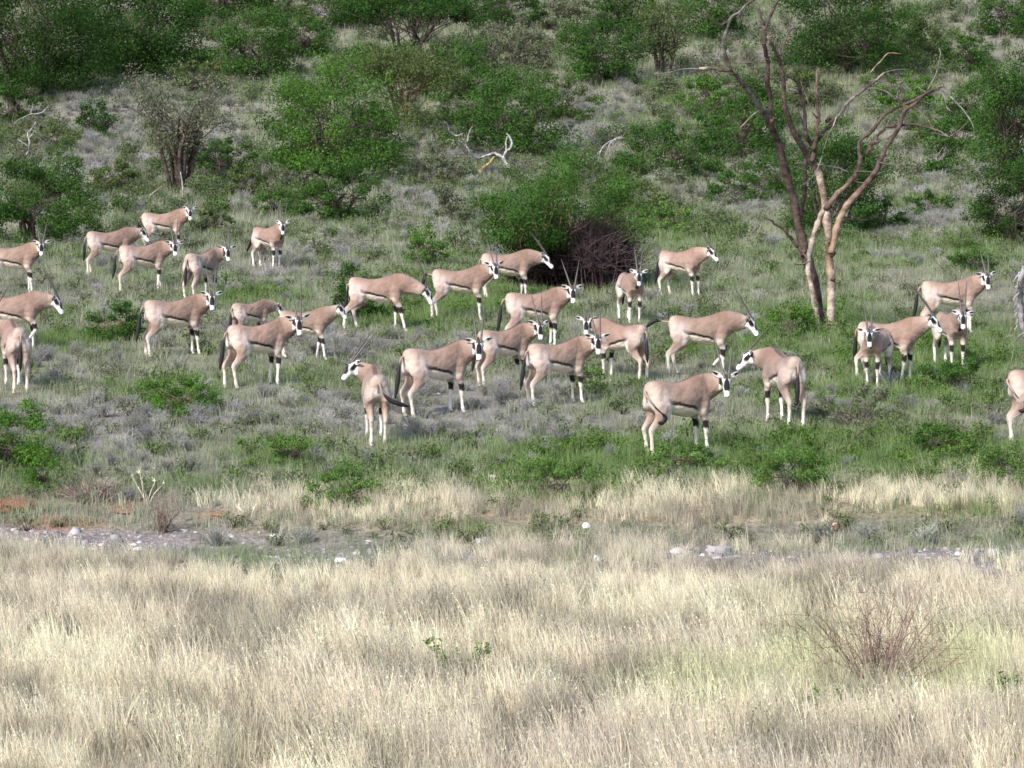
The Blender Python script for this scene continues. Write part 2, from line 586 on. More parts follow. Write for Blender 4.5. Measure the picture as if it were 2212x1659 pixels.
def herb(seed, n, w, h, ls, col, var, twigs=6, tcol=(0.12, 0.1, 0.08)):
    r = np.random.default_rng(seed)
    mb = MB()
    k = 7
    cen = np.stack([r.uniform(-w, w, k) * .6, r.uniform(-w, w, k) * .6, r.uniform(0.3, 0.85, k) * h], 1)
    mb.add(*leaf_cloud(r, n, cen, w * 0.55, 0.75 * h / w, ls, 0.5, col, var))
    for q in range(twigs):
        e = cen[q % k] * r.uniform(0.8, 1.35)
        mb.tube(spline([[0, 0, -0.03], e * 0.5 + r.normal(0, .03, 3), e], 4), [0.012 * h / .4, 0.01 * h / .4, 0.006 * h / .4, 0.003 * h / .4], tcol, 3, False)
    return mb


def twig_clump(seed, n, w, h, col, rad=0.006):
    r = np.random.default_rng(seed)
    mb = MB()
    for q in range(n):
        a = r.uniform(0, 2 * np.pi)
        s = r.uniform(0.2, 1) * w
        e = np.array([s * math.cos(a), s * math.sin(a), h * r.uniform(0.5, 1.1)])
        m = e * 0.55 + r.normal(0, 0.05, 3) * h
        c = np.array(col) * (1 + r.normal(0, 0.2))
        mb.tube([[e[0] * .1, e[1] * .1, -.03], m, e], [rad * 1.3, rad, rad * 0.4], np.clip(c, .01, .9), 3, False)
        for t in range(3):
            b = m + (e - m) * r.uniform(0, .9)
            mb.tube([b, b + r.normal(0, 0.22, 3) * h * .8 + [0, 0, .08 * h]], [rad * .7, rad * .3], np.clip(c * 1.1, .01, .9), 3, False)
    return mb


def pebble(seed):
    r = np.random.default_rng(seed)
    bm = bmesh.new()
    bmesh.ops.create_icosphere(bm, subdivisions=1, radius=1)
    v = np.array([a.co[:] for a in bm.verts])
    f = np.array([[q.index for q in p.verts] for p in bm.faces])
    bm.free()
    v = v * (1 + r.uniform(-0.25, 0.2, (len(v), 1))) * np.array([1, 0.8, 0.55])
    mb = MB()
    mb.add(v, f, (0.55, 0.55, 0.55))
    return mb


def gn_group():
    ng = bpy.data.node_groups.new('scatter', 'GeometryNodeTree')
    ng.interface.new_socket('Geometry', in_out='INPUT', socket_type='NodeSocketGeometry')
    ng.interface.new_socket('Collection', in_out='INPUT', socket_type='NodeSocketCollection')
    ng.interface.new_socket('Geometry', in_out='OUTPUT', socket_type='NodeSocketGeometry')
    n, l = ng.nodes, ng.links
    gi, go = n.new('NodeGroupInput'), n.new('NodeGroupOutput')
    ci = n.new('GeometryNodeCollectionInfo')
    ci.inputs['Separate Children'].default_value = True
    ci.inputs['Reset Children'].default_value = True
    l.new(gi.outputs['Collection'], ci.inputs['Collection'])
    iop = n.new('GeometryNodeInstanceOnPoints')
    iop.inputs['Pick Instance'].default_value = True
    l.new(gi.outputs['Geometry'], iop.inputs['Points'])
    l.new(ci.outputs['Instances'], iop.inputs['Instance'])

    def na(name, t):
        a = n.new('GeometryNodeInputNamedAttribute')
        a.data_type = t
        a.inputs['Name'].default_value = name
        return a.outputs['Attribute']
    l.new(na('idx', 'INT'), iop.inputs['Instance Index'])
    l.new(na('rot', 'FLOAT_VECTOR'), iop.inputs['Rotation'])
    l.new(na('scl', 'FLOAT_VECTOR'), iop.inputs['Scale'])
    l.new(iop.outputs['Instances'], go.inputs['Geometry'])
    return ng


GN = gn_group()
GN_COLL_ID = [s for s in GN.interface.items_tree if s.name == 'Collection'][0].identifier


def scatter(name, label, P, rot, scl, idx, tint, templates, mat):
    coll = bpy.data.collections.new(name + '_kinds')
    for k, mb in enumerate(templates):
        me = mb.mesh('%s_kind' % name)
        me.materials.append(mat)
        coll.objects.link(bpy.data.objects.new('%s_kind_%02d' % (name, k), me))
    me = bpy.data.meshes.new(name)
    n = len(P)
    me.vertices.add(n)
    me.vertices.foreach_set('co', np.asarray(P, np.float32).ravel())
    for an, t, data in (('rot', 'FLOAT_VECTOR', rot), ('scl', 'FLOAT_VECTOR', scl)):
        a = me.attributes.new(an, t, 'POINT')
        a.data.foreach_set('vector', np.asarray(data, np.float32).ravel())
    a = me.attributes.new('idx', 'INT', 'POINT')
    a.data.foreach_set('value', np.asarray(idx, np.int32))
    a = me.attributes.new('tint', 'FLOAT_COLOR', 'POINT')
    c = np.ones((n, 4), np.float32)
    c[:, :3] = tint
    a.data.foreach_set('color', c.ravel())
    me.update()
    o = link(name, me)
    md = o.modifiers.new('scatter', 'NODES')
    md.node_group = GN
    md[GN_COLL_ID] = coll
    tag(o, label, kind='stuff')
    return o


def sample(y0, y1, dens, seed):
    r = np.random.default_rng(seed)
    ym = np.linspace(y0, y1, 60)
    hw = ym * (1106 / F_PX) * 1.22 + 2.0
    dd = np.broadcast_to(dens(ym) if callable(dens) else dens, ym.shape)
    cdf = np.cumsum(hw * 2 * dd)
    n = int(((hw * 2 * dd).mean() * (y1 - y0)))
    y = np.interp(r.uniform(0, cdf[-1], n), cdf, ym) + r.uniform(-.5, .5, n) * (ym[1] - ym[0])
    x = r.uniform(-1, 1, n) * (y * (1106 / F_PX) * 1.22 + 2.0)
    z = ground(x, y)
    px, py = proj(x, y, z)
    return r, x, y, z, px, py


def put(name, label, smp, w, scale, tints, templates, mat, tilt=0.15, rz=math.pi, zs=None):
    r, x, y, z, px, py = smp
    keep = r.uniform(0, 1, len(x)) < w
    x, y, z, w, = x[keep], y[keep], z[keep], w[keep]
    n = len(x)
    s = scale(x, y, r, px[keep], py[keep])
    scl = np.stack([s, s, s * (zs(x, y, r) if zs else 1)], 1)
    rot = np.stack([r.normal(0, tilt, n), r.normal(0, tilt, n), r.uniform(-rz, rz, n)], 1)
    t = tints(x, y, r, px[keep], py[keep])
    return scatter(name, label, np.stack([x, y, z - 0.01], 1), rot, scl, r.integers(0, len(templates), n), t, templates, mat)


def mixc(a, b, t):
    return np.asarray(a)[None] * (1 - t[:, None]) + np.asarray(b)[None] * t[:, None]


# straw grass: near field and the band beyond the wash
T_DRY = [blade_tuft(s, 28, h, .12, .0034, .18, (1, 1, 1), .34, 3, .20, .95) for s, h in ((1, .46), (2, .36), (3, .52), (4, .30), (5, .42), (9, .38))]
T_STALK = [blade_tuft(s, 6, h, .08, .0052, .32, (1, 1, 1), .20, 3, .3, .45) for s, h in ((6, .56), (7, .48), (8, .64))]
smp = sample(23.5, 43.5, lambda y: np.interp(y, [23, 33, 44], [80, 74, 66]), 41)
g, mv, dry, gv = zones(smp[4], smp[5], smp[1], smp[2])
clump = fbm(smp[1], smp[2], 0.55, 71, 3)
w = np.clip(dry * sstep(0.34, 0.56, clump + 0.12 * dry), 0, 1)


def dry_scale(x, y, r, px, py):
    return (0.65 + 0.55 * fbm(x, y, 1.4, 77)) * r.uniform(0.7, 1.25, len(x)) * np.interp(y, [31.5, 34.6, 37.3, 37.5], [1, .55, .55, .66])


def dry_tint(x, y, r, px, py):
    t = np.clip(fbm(x, y, 1.6, 91) * 1.5 - 0.25 + r.normal(0, .18, len(x)), 0, 1)
    c = mixc((0.55, 0.485, 0.385), (0.84, 0.765, 0.55), t)
    gg = np.clip(zones(px, py, x, y)[0] * 1.1 - 0.5 + 0.30 * sstep(1400, 1640, py) * sstep(800, 1700, px), 0, .55)
    c = c * (1 - gg[:, None]) + np.array([0.40, 0.47, 0.19]) * gg[:, None]
    pale = r.uniform(0, 1, len(x)) < 0.18
    c[pale] = c[pale] * 1.2
    dk = sstep(.50, .66, fbm(x, y, .8, 137, 3)) * .40 + (r.uniform(0, 1, len(x)) < .16) * .35  # clump shadows painted into the tint, plus some tufts darker at random
    c = c * (1 - dk)[:, None]
    return np.clip(c, 0.02, 0.88)


w_field = w * np.where(smp[2] > 37.4, .95, 1.0)
put('dry_grass', 'pale straw coloured dry grass filling the foreground and fringing the wash', smp, w_field, dry_scale, dry_tint, T_DRY, M_GRASS, .10, 0.7)
put('grass_stalks', 'longer bleached grass stalks standing above the straw field, leaning left', smp, w * np.where(smp[2] > 37.4, .12, .50), dry_scale, lambda *a: np.clip(dry_tint(*a) * 1.25, 0, .95), T_STALK, M_GRASS, .08, 0.5)

# green grass and herbs low on the ground
T_GRN = [blade_tuft(s, 30, h, .15, .0042, .08, (1, 1, 1), .18, 2, 0) for s, h in ((11, .13), (12, .09), (13, .17))]
smp = sample(25, 210, lambda y: np.interp(y, [25, 38, 60, 105, 210], [18, 50, 34, 12, 4]), 42)
g, mv, dry, gv = zones(smp[4], smp[5], smp[1], smp[2])
w = np.clip((0.30 + g * 0.8) * (1 - .75 * mv) * (1 - .8 * dry) * (1 - gv), 0, 1) * clear_feet(smp[1], smp[2], 1.0)


def grn_scale(x, y, r, px, py):
    return r.uniform(0.7, 1.5, len(x)) * np.interp(y, [25, 60, 110, 210], [1, 1.25, 2.0, 3.2])


def grn_tint(x, y, r, px, py):
    g = zones(px, py, x, y)[0]
    t = np.clip(g * 1.1 - .1 + r.normal(0, .2, len(x)), 0, 1)
    c = mixc((0.32, 0.325, 0.24), (0.165, 0.245, 0.085), t)
    return np.clip(c * r.uniform(.75, 1.25, (len(x), 1)), .01, .8)


put('green_grass', 'short fresh green grass between the shrubs and the animals', smp, w, grn_scale, grn_tint, T_GRN, M_GRASS, .12)

# leafy dwarf shrubs
T_HERB = [herb(s, 110, .22, .22, .042, (1, 1, 1), .2) for s in (21, 22, 23, 24)]
smp = sample(38, 120, lambda y: np.interp(y, [38, 44, 60, 80, 120], [4, 6, 3.4, 2.2, 1.8]), 43)
g, mv, dry, gv = zones(smp[4], smp[5], smp[1], smp[2])
w = np.clip((0.25 + g * .8) * (1 - .7 * mv) * (1 - .9 * dry) * (1 - gv), 0, 1) * clear_feet(smp[1], smp[2], .4)


def herb_scale(x, y, r, px, py):
    return r.uniform(0.55, 1.35, len(x)) * np.interp(y, [38, 60, 120], [.95, 1.1, 1.7])


def herb_tint(x, y, r, px, py):
    g = zones(px, py, x, y)[0]
    t = np.clip(g * 1.0 + r.normal(-.05, .3, len(x)), 0, 1)
    c = mixc((0.16, 0.175, 0.10), (0.10, 0.18, 0.035), t)
    return np.clip(c * r.uniform(.7, 1.3, (len(x), 1)), .01, .8)


put('ground_herbs', 'low leafy green and grey-green herbs covering the plain', smp, w, herb_scale, herb_tint, T_HERB, M_GRASS, .1)

# grey-mauve dry twiggy scrub
T_TWIG = [twig_clump(s, 50, .18, .20, (1, 1, 1), .0042) for s in (31, 32, 33)]
smp = sample(38, 150, lambda y: np.interp(y, [38, 46, 60, 90, 150], [7, 8, 4, 2.2, 1.8]), 44)
g, mv, dry, gv = zones(smp[4], smp[5], smp[1], smp[2])
w = np.clip((0.04 + mv * 1.0) * (1 - .9 * dry) * (1 - gv) * (1 - .6 * g), 0, 1) * clear_feet(smp[1], smp[2], .45)


def twig_tint(x, y, r, px, py):
    t = np.clip(r.normal(.5, .35, len(x)), 0, 1)
    return np.clip(mixc((0.42, 0.405, 0.41), (0.42, 0.43, 0.35), t) * r.uniform(.65, 1.2, (len(x), 1)), .02, .8)


put('dry_scrub', 'grey-mauve leafless dwarf scrub in patches among the herd', smp, w,
    lambda x, y, r, px, py: r.uniform(.6, 1.4, len(x)) * np.interp(y, [38, 60, 150], [.9, 1.05, 2.0]), twig_tint, T_TWIG, M_GRASS, .12)

# small bushes carpeting the hillside
T_SCRUB = [herb(s, 420, .5, .62, .085, (1, 1, 1), .22, 10, (.5, .45, .42)) for s in (51, 52, 53, 54, 55)]
smp = sample(80, 330, lambda y: np.interp(y, [80, 100, 130, 330], [.12, .42, .62, .3]), 45)
g, mv, dry, gv = zones(smp[4], smp[5], smp[1], smp[2])
w = np.clip(1.0 - 1.15 * mv, 0.02, 1) * (.65 + .35 * sstep(.38, .55, fbm(smp[1], smp[2], 5.5, 66)))


def scrub_tint(x, y, r, px, py):
    t = np.clip(r.normal(.5, .35, len(x)) + (fbm(x, y, 14, 8) - .5) * 1.5, 0, 1)
    return np.clip(mixc((0.21, 0.22, 0.15), (0.09, 0.145, 0.045), t) * r.uniform(.7, 1.25, (len(x), 1)), .01, .8)


put('hillside_scrub', 'mass of small green and olive bushes covering the hillside', smp, w,
    lambda x, y, r, px, py: r.uniform(.4, 1.3, len(x)) * np.interp(y, [80, 150, 330], [.75, 1.1, 1.7]), scrub_tint, T_SCRUB, M_GRASS, .05)

# pebbles in the wash and between the animals
T_PEB = [pebble(s) for s in (61, 62, 63)]
smp = sample(35.5, 80, lambda y: np.interp(y, [35.5, 36.2, 40, 41, 80], [60, 420, 330, 22, 12]), 46)
g, mv, dry, gv = zones(smp[4], smp[5], smp[1], smp[2])
w = np.clip(gv * .9 + .25 * mv * (smp[2] > 41) * (1 - dry), 0, 1)


def peb_tint(x, y, r, px, py):
    c = mixc((0.26, 0.23, 0.24), (0.80, 0.74, 0.72), np.clip(r.normal(.3, .4, len(x)), 0, 1))
    c[r.uniform(0, 1, len(x)) < .06] *= 1.5
    return np.clip(c, .05, 1.5)


M_PEB = mat_leaf('pebble', True, 0.0)
put('gravel', 'grey and whitish pebbles lying in the dry wash and on bare soil', smp, w,
    lambda x, y, r, px, py: np.exp(r.normal(-4.05, .62, len(x))) * np.interp(y, [36, 45, 80], [1, 1.2, 1.7]), peb_tint, T_PEB, M_PEB, .3)


# ------------------------------------------------------------------ bushes and trees
GREENS = {'dark': (.034, .078, .018), 'deep': (.028, .060, .015), 'mid': (.050, .108, .024), 'bright': (.070, .150, .026),
          'olive': (.085, .118, .042), 'grey': (.135, .150, .090), 'lime': (.095, .168, .042)}
BARK_DARK, BARK_GREY, BARK_BROWN = (.075, .058, .050), (.26, .24, .23), (.13, .085, .06)


def bush(label, px, py, wpx, hpx, tone, form='round', seed=0, dens=1.0, stems=5, bark=BARK_DARK, name='bush', group='green bushes on the hillside', tone2=None, skew=0.0, leaf=5.3):
    r = np.random.default_rng(1000 + seed)
    base = at(px, py)
    s = ppm(base)
    wpx, hpx = wpx * 1.10, hpx * 1.06
    w, h = wpx / s, hpx / s
    root = empty(name, base)
    tag(root, label, 'bush' if name == 'bush' else name.split('_')[-1], group)
    k = int(np.clip(20 + w * h * 3.2, 22, 120))
    d = r.normal(0, 1, (k, 3))
    d[:, 2] = np.abs(d[:, 2]) - .2 if form == 'umbrella' else d[:, 2] + .15
    d /= np.linalg.norm(d, axis=1)[:, None]
    rad = r.uniform(0.45, 0.98, k) ** 0.7 * (0.8 + 0.4 * r.uniform(0, 1, k))
    if form == 'umbrella':
        cz, rz = 0.66 * h, .33 * h
    elif form == 'cap':
        cz, rz = .52 * h, .47 * h
    elif form == 'mound':
        cz, rz = .36 * h, .60 * h
    elif form == 'vase':
        cz, rz = .60 * h, .40 * h
    else:
        cz, rz = .49 * h, .50 * h
    cen = d * rad[:, None] * np.array([w * .43, w * .40, rz]) + np.array([0, 0, cz])
    cen[:, 0] += skew * cen[:, 2]
    if form == 'vase':
        cen[:, :2] *= (0.35 + 0.75 * np.clip(cen[:, 2:3] / h, 0, 1))
    cen[:, 2] = np.maximum(cen[:, 2], .10 * h if form != 'cap' else h * (.34 + .12 * r.uniform(0, 1, k)))
    if form in ('round', 'mound', 'umbrella'):          # low skirt of foliage down to the ground
        m = max(6, k // 4)
        a = r.uniform(0, 2 * np.pi, m)
        q = r.uniform(.25, .44, m)
        cen = np.vstack([cen, np.stack([np.cos(a) * w * q, np.sin(a) * w * q, r.uniform(.05, .28, m) * h], 1)])
        k += m
    ls = leaf / s
    n = int(wpx * hpx * .78 / (ls * s * ls * s * .30) * 3.5 * dens)
    n = min(n, 42000)
    rc = min(w, h) * r.uniform(.12, .22, k) * (1.25 if k < 30 else 1)
    col = np.asarray(GREENS[tone])
    mb = MB()
    n1 = int(n * .8)
    v, f, c = leaf_cloud(r, n1, cen, rc, .62, ls, .55, col, .17)
    if tone2:
        zz = np.repeat(v.reshape(-1, 4, 3).mean(1)[:, 0], 4) / (w * .5) + np.repeat(vnoise(v[::4, 0], v[::4, 2], .5 * w, seed) - .5, 4) * 2
        t = sstep(-.2, .5, zz)[:, None]
        c = c * (1 - t) + c / col * np.asarray(GREENS[tone2]) * t
    mb.add(v, f, c)
    # loose sprays poking out of the outline
    sp = cen + (cen - np.array([0, 0, cz * .7])) * r.uniform(.05, .32, (k, 1))
    mb.add(*leaf_cloud(r, n - n1, sp, rc * .75, .8, ls, .42, col * 1.12, .2))
    crown = mb.build('crown', M_LEAF, root)
    tb = MB()
    st = []
    for q in range(stems):
        a = r.uniform(0, 2 * np.pi)
        rr = r.uniform(.02, .10) * w
        top = np.array([math.cos(a) * w * .16, math.sin(a) * w * .16, cz * r.uniform(.75, 1.0)])
        top[0] += skew * top[2]
        P = spline([[math.cos(a) * rr, math.sin(a) * rr, -.1], top * .5 + r.normal(0, .04 * w, 3), top], 6)
        tr = max(.011 * h + .010 * w, 1.6 / s)
        tb.tube(P, np.linspace(tr, tr * .55, 6), np.asarray(bark), 6)
        st.append(P)
    for q in range(min(k, 46)):
        P0 = st[q % stems][r.integers(2, 6)]
        e = cen[q]
        P = spline([P0, (P0 + e) / 2 + r.normal(0, .06 * min(w, h), 3), e, e + (e - P0) * .15], 6)
        tr = max(.006 * h, .8 / s)
        tb.tube(P, np.linspace(tr, tr * .3, 6), np.asarray(bark) * 1.1, 4, False)
    tb.build('stem', M_BARK, root)
    return root


BUSHES = [
    # label, px, py(base), w, h, tone, form, extra
    ('large dark green thorn tree filling the top left corner', 60, 212, 370, 265, 'deep', 'round', dict(seed=1, stems=7, dens=1.35, tone2='dark', name='thorn_tree', group='thorn trees on the slope')),
    ('wide dark spreading bush right of the top left corner tree', 300, 172, 330, 215, 'dark', 'round', dict(seed=2, stems=6, dens=1.3, name='thorn_tree', group='thorn trees on the slope')),
    ('rounded mid green bush alone on pale ground in the upper left', 552, 176, 205, 150, 'mid', 'round', dict(seed=3, stems=4)),
    ('small green bush at the top edge between two dark thorn trees', 480, 46, 170, 100, 'mid', 'round', dict(seed=4)),
    ('big bright green leafy bush right of the leggy grey acacia', 715, 388, 325, 250, 'bright', 'round', dict(seed=5, stems=6, tone2='mid', name='leafy_bush')),
    ('broad olive canopied acacia with a reddish bare trunk showing', 880, 285, 270, 172, 'olive', 'umbrella', dict(seed=6, stems=3, bark=(.11, .062, .048), name='acacia', group='acacias on the slope')),
    ('dark flat topped acacia at the top centre with black shade beneath', 885, 148, 370, 168, 'dark', 'umbrella', dict(seed=7, stems=5, name='acacia', group='acacias on the slope')),
    ('mid green round bush directly behind the white dead snag', 1110, 332, 290, 165, 'mid', 'round', dict(seed=8)),
    ('dense deep green bush over a dark hollow, right of the top centre', 1310, 182, 215, 138, 'mid', 'round', dict(seed=9, tone2='dark')),
    ('silvery grey-green bush left of the bush with the dark hollow', 1110, 150, 175, 105, 'grey', 'mound', dict(seed=10)),
    ('green bushy thorn tree overhanging the dark dead thorn pile', 1190, 622, 345, 262, 'mid', 'cap', dict(seed=11, stems=6, dens=1.35, tone2='bright', bark=BARK_BROWN, name='thorn_tree', group='thorn trees on the slope', skew=.05)),
    ('glossy dark bush behind the oryx with the raised tail at upper left centre', 738, 482, 185, 130, 'mid', 'round', dict(seed=12, tone2='dark')),
    ('thick dark green bush at the left edge just behind the herd', 85, 528, 285, 180, 'dark', 'round', dict(seed=13, stems=6, tone2='mid')),
    ('leggy grey acacia with thin leaves and many fanned bare stems', 388, 412, 285, 245, 'grey', 'vase', dict(seed=14, stems=11, dens=.38, name='acacia', group='acacias on the slope')),
    ('low green bush at the right foot of the leggy grey acacia', 485, 382, 150, 82, 'mid', 'mound', dict(seed=15)),
    ('pale yellow-green dome shaped bush below the big bright green bush', 530, 428, 130, 72, 'olive', 'mound', dict(seed=16)),
    ('wide low green bush behind the grey fallen branches', 1450, 385, 280, 128, 'mid', 'mound', dict(seed=17, tone2='dark')),
    ('large dark green tree at the top right behind the dead tree', 1835, 158, 360, 215, 'dark', 'round', dict(seed=18, stems=6, tone2='mid', name='thorn_tree', group='thorn trees on the slope')),
    ('dark rounded bush standing right behind the dead tree trunks', 1800, 508, 245, 215, 'mid', 'round', dict(seed=19, tone2='dark')),
    ('very dark bush at the right edge', 2182, 528, 185, 160, 'deep', 'round', dict(seed=20, stems=6)),
    ('tall mid green bush at the right edge above the very dark bush', 2185, 395, 215, 250, 'mid', 'round', dict(seed=21, tone2='dark')),
    ('green bush left of the dead tree limbs halfway up the slope', 1612, 342, 190, 155, 'mid', 'round', dict(seed=22)),
    ('small round bush with pale stems right of the dead tree', 2028, 388, 95, 92, 'mid', 'round', dict(seed=23, bark=BARK_GREY)),
    ('small green bush near the top right corner on pale soil', 2085, 155, 130, 95, 'mid', 'mound', dict(seed=24)),
    ('bright green bush seen between the two right limbs of the dead tree', 1958, 240, 150, 85, 'bright', 'mound', dict(seed=25)),
    ('thin brownish-grey leafless looking acacia at the top right of centre', 1432, 172, 150, 165, 'olive', 'vase', dict(seed=26, stems=6, dens=.45, name='acacia', group='acacias on the slope')),
    ('small olive bush near the top edge with a pale forked branch', 700, 62, 120, 90, 'olive', 'round', dict(seed=27, bark=BARK_GREY)),
    ('green bush beside the right end of the broad olive acacia', 1005, 222, 190, 130, 'mid', 'mound', dict(seed=28)),
    ('dark green shrub on the slope left of the leggy grey acacia', 205, 292, 90, 75, 'dark', 'mound', dict(seed=29)),
    ('brownish olive shrub among pale fallen twigs at the left', 110, 325, 150, 70, 'olive', 'mound', dict(seed=30, dens=.7)),
    ('bright green bush on the slope left of the tall dead tree crown', 1530, 245, 150, 80, 'bright', 'mound', dict(seed=31)),
    ('lime green low bush behind the herd at centre right', 1440, 505, 130, 66, 'lime', 'mound', dict(seed=32)),
    ('pale green feathery bush right of the dark thorn pile', 1400, 462, 120, 70, 'olive', 'mound', dict(seed=33)),
    ('mid green bush at the right, in line with the broken right limbs', 2105, 285, 150, 110, 'mid', 'mound', dict(seed=34)),
    ('olive-grey round shrub between the two bushes at the upper left', 420, 205, 130, 80, 'olive', 'mound', dict(seed=61)),
    ('mid green bush cut by the top edge left of centre', 610, 40, 150, 90, 'mid', 'round', dict(seed=62, tone2='olive')),
    ('dark green bush cut by the top edge right of the flat topped acacia', 1090, 62, 170, 90, 'dark', 'round', dict(seed=63)),
    ('grey-green soft bush at the top edge right of centre', 1240, 60, 170, 85, 'grey', 'mound', dict(seed=64)),
    ('mid green bush at the top edge left of the dead tree crown', 1540, 85, 170, 110, 'mid', 'round', dict(seed=65, tone2='dark')),
    ('olive bush behind the dead tree crown, halfway up', 1720, 232, 170, 90, 'olive', 'mound', dict(seed=66)),
    ('wide green bush in the top right corner', 2180, 75, 160, 110, 'mid', 'round', dict(seed=67)),
    ('pale olive shrub just above the lime green low bush', 1330, 432, 140, 75, 'olive', 'mound', dict(seed=68)),
    ('grey-green shrub on pale ground behind the white dead snag', 960, 400, 130, 62, 'grey', 'mound', dict(seed=69)),
    ('mid green shrub left of the very dark bush at the right', 2010, 470, 110, 60, 'mid', 'mound', dict(seed=70, dens=.8)),
    ('green shrub below the left end of the wide low green bush', 1590, 440, 140, 80, 'mid', 'mound', dict(seed=71)),
    ('soft olive shrub behind the dark tail of the lone facing oryx', 470, 505, 110, 58, 'olive', 'mound', dict(seed=72)),
    ('grey-green mound of scrub above the lone facing oryx', 640, 430, 110, 70, 'grey', 'mound', dict(seed=73)),
    ('dark green bush at the left edge of the slope under the corner tree', 30, 262, 150, 80, 'dark', 'mound', dict(seed=81)),
    ('mid green bush at the upper centre, right of the wide dark spreading bush', 640, 130, 160, 95, 'mid', 'round', dict(seed=82)),
    ('dark bush in the hollow between the bright green bush and the olive acacia', 815, 330, 150, 95, 'dark', 'mound', dict(seed=83)),
    ('mid green low bush right of the mid green round bush and the snag', 1215, 262, 140, 85, 'mid', 'mound', dict(seed=84, tone2='olive')),
    ('olive-green bush on the top right slope between the two dark trees', 1985, 130, 140, 85, 'olive', 'mound', dict(seed=85)),
    ('green bush low behind the dead tree, left of its trunks', 1665, 420, 150, 95, 'mid', 'mound', dict(seed=86, tone2='dark')),
    ('dark green round bush near the top edge, right of the grey-green soft bush', 1350, 70, 140, 95, 'dark', 'round', dict(seed=87)),
    ('mid green bush above the small round bush with pale stems', 2060, 330, 150, 90, 'mid', 'mound', dict(seed=88)),
    ('green shrub at the right slope foot in front of the dead tree bush', 1905, 500, 110, 70, 'mid', 'mound', dict(seed=89)),
    ('soft green mound left of the bush with the black glossy crown', 610, 470, 130, 70, 'mid', 'mound', dict(seed=90, tone2='olive')),
    ('olive bush between the leggy grey acacia and the left edge bush', 245, 420, 140, 75, 'olive', 'mound', dict(seed=91)),
    ('grey-green bush left of the thorn tree that overhangs the dark pile', 985, 480, 130, 80, 'grey', 'mound', dict(seed=92)),
    ('mid green bush at the top edge above the flat topped acacia', 780, 50, 180, 85, 'mid', 'round', dict(seed=93)),
    ('mid green bush on the right slope above the pair facing out', 2100, 590, 130, 55, 'mid', 'mound', dict(seed=94, dens=.8)),
    # among the herd
    ('brown based green shrub between the left oryxes', 245, 735, 135, 98, 'mid', 'mound', dict(seed=41, bark=BARK_BROWN, group='shrubs among the herd', name='shrub')),
    ('dark green shrub behind the legs of the oryx lowering its head', 772, 692, 125, 105, 'dark', 'round', dict(seed=42, group='shrubs among the herd', name='shrub')),
    ('bright leafy shrub behind the horns of the oryx lowering its head', 922, 578, 95, 92, 'bright', 'round', dict(seed=43, group='shrubs among the herd', name='shrub', dens=.7)),
    ('bright green dome shrub with a dark base, in front of the left herd', 383, 893, 165, 92, 'bright', 'mound', dict(seed=44, bark=BARK_BROWN, group='shrubs among the herd', name='shrub')),
    ('bright green bush cut by the left edge below the herd', 5, 1012, 185, 165, 'bright', 'mound', dict(seed=45, group='shrubs among the herd', name='shrub')),
    ('flat topped green shrub over dark shade, left of centre front', 632, 1003, 110, 58, 'lime', 'umbrella', dict(seed=46, group='shrubs among the herd', name='shrub')),
    ('fresh green low shrub at the wash edge, left of centre', 745, 1090, 200, 80, 'lime', 'mound', dict(seed=47, group='shrubs among the herd', name='shrub', dens=.9)),
    ('fresh green spreading shrub at the edge of the straw grass, centre', 1200, 1078, 230, 88, 'lime', 'mound', dict(seed=48, group='shrubs among the herd', name='shrub', dens=.9)),
    ('leafy green shrub with a brown hollow, right of centre front', 1715, 1062, 175, 105, 'lime', 'mound', dict(seed=49, group='shrubs among the herd', name='shrub', tone2='bright')),
    ('light green shrub in front of the cropped oryx at the right edge', 2165, 1050, 130, 100, 'lime', 'mound', dict(seed=50, group='shrubs among the herd', name='shrub')),
    ('small pale green shrub between two oryxes at the centre', 1278, 848, 90, 62, 'lime', 'mound', dict(seed=51, group='shrubs among the herd', name='shrub')),
    ('dark green thicket patch right of the paired oryxes', 2080, 845, 190, 82, 'mid', 'mound', dict(seed=52, group='shrubs among the herd', name='shrub', dens=.8)),
    ('green shrub at the foot of the dead tree', 1700, 725, 150, 62, 'bright', 'mound', dict(seed=53, group='shrubs among the herd', name='shrub', dens=.7)),
    ('bright shrub hiding the feet of the front-most oryx', 1480, 1012, 190, 55, 'lime', 'mound', dict(seed=54, group='shrubs among the herd', name='shrub', dens=.8)),
    ('grey-green twiggy shrub in front of the paired oryxes', 1850, 925, 230, 95, 'grey', 'mound', dict(seed=55, group='shrubs among the herd', name='shrub', dens=.5, stems=9)),
    ('dark green low shrub left of the cropped oryx at the right edge', 2035, 980, 150, 70, 'mid', 'mound', dict(seed=56, group='shrubs among the herd', name='shrub')),
    ('green shrub standing behind the left edge red earth mound', 100, 1062, 110, 90, 'bright', 'mound', dict(seed=57, group='shrubs among the herd', name='shrub', dens=.6)),
]
for (label, px, py, w_, h_, tone, form, kw) in BUSHES:
    bush(label, px, py, w_, h_, tone, form, **kw)


# ------------------------------------------------------------------ dead wood
def spread_tree(a, b):
    """how far the limbs of the dead tree reach towards or away from the camera"""
    return 1.5 * math.sin((a - 1800) / 105.0 + .5) * min(max((600 - b) / 420.0, 0), 1.25)


def spread_low(a, b):
    return .25 * math.sin(a / 17.0 + b / 23.0)


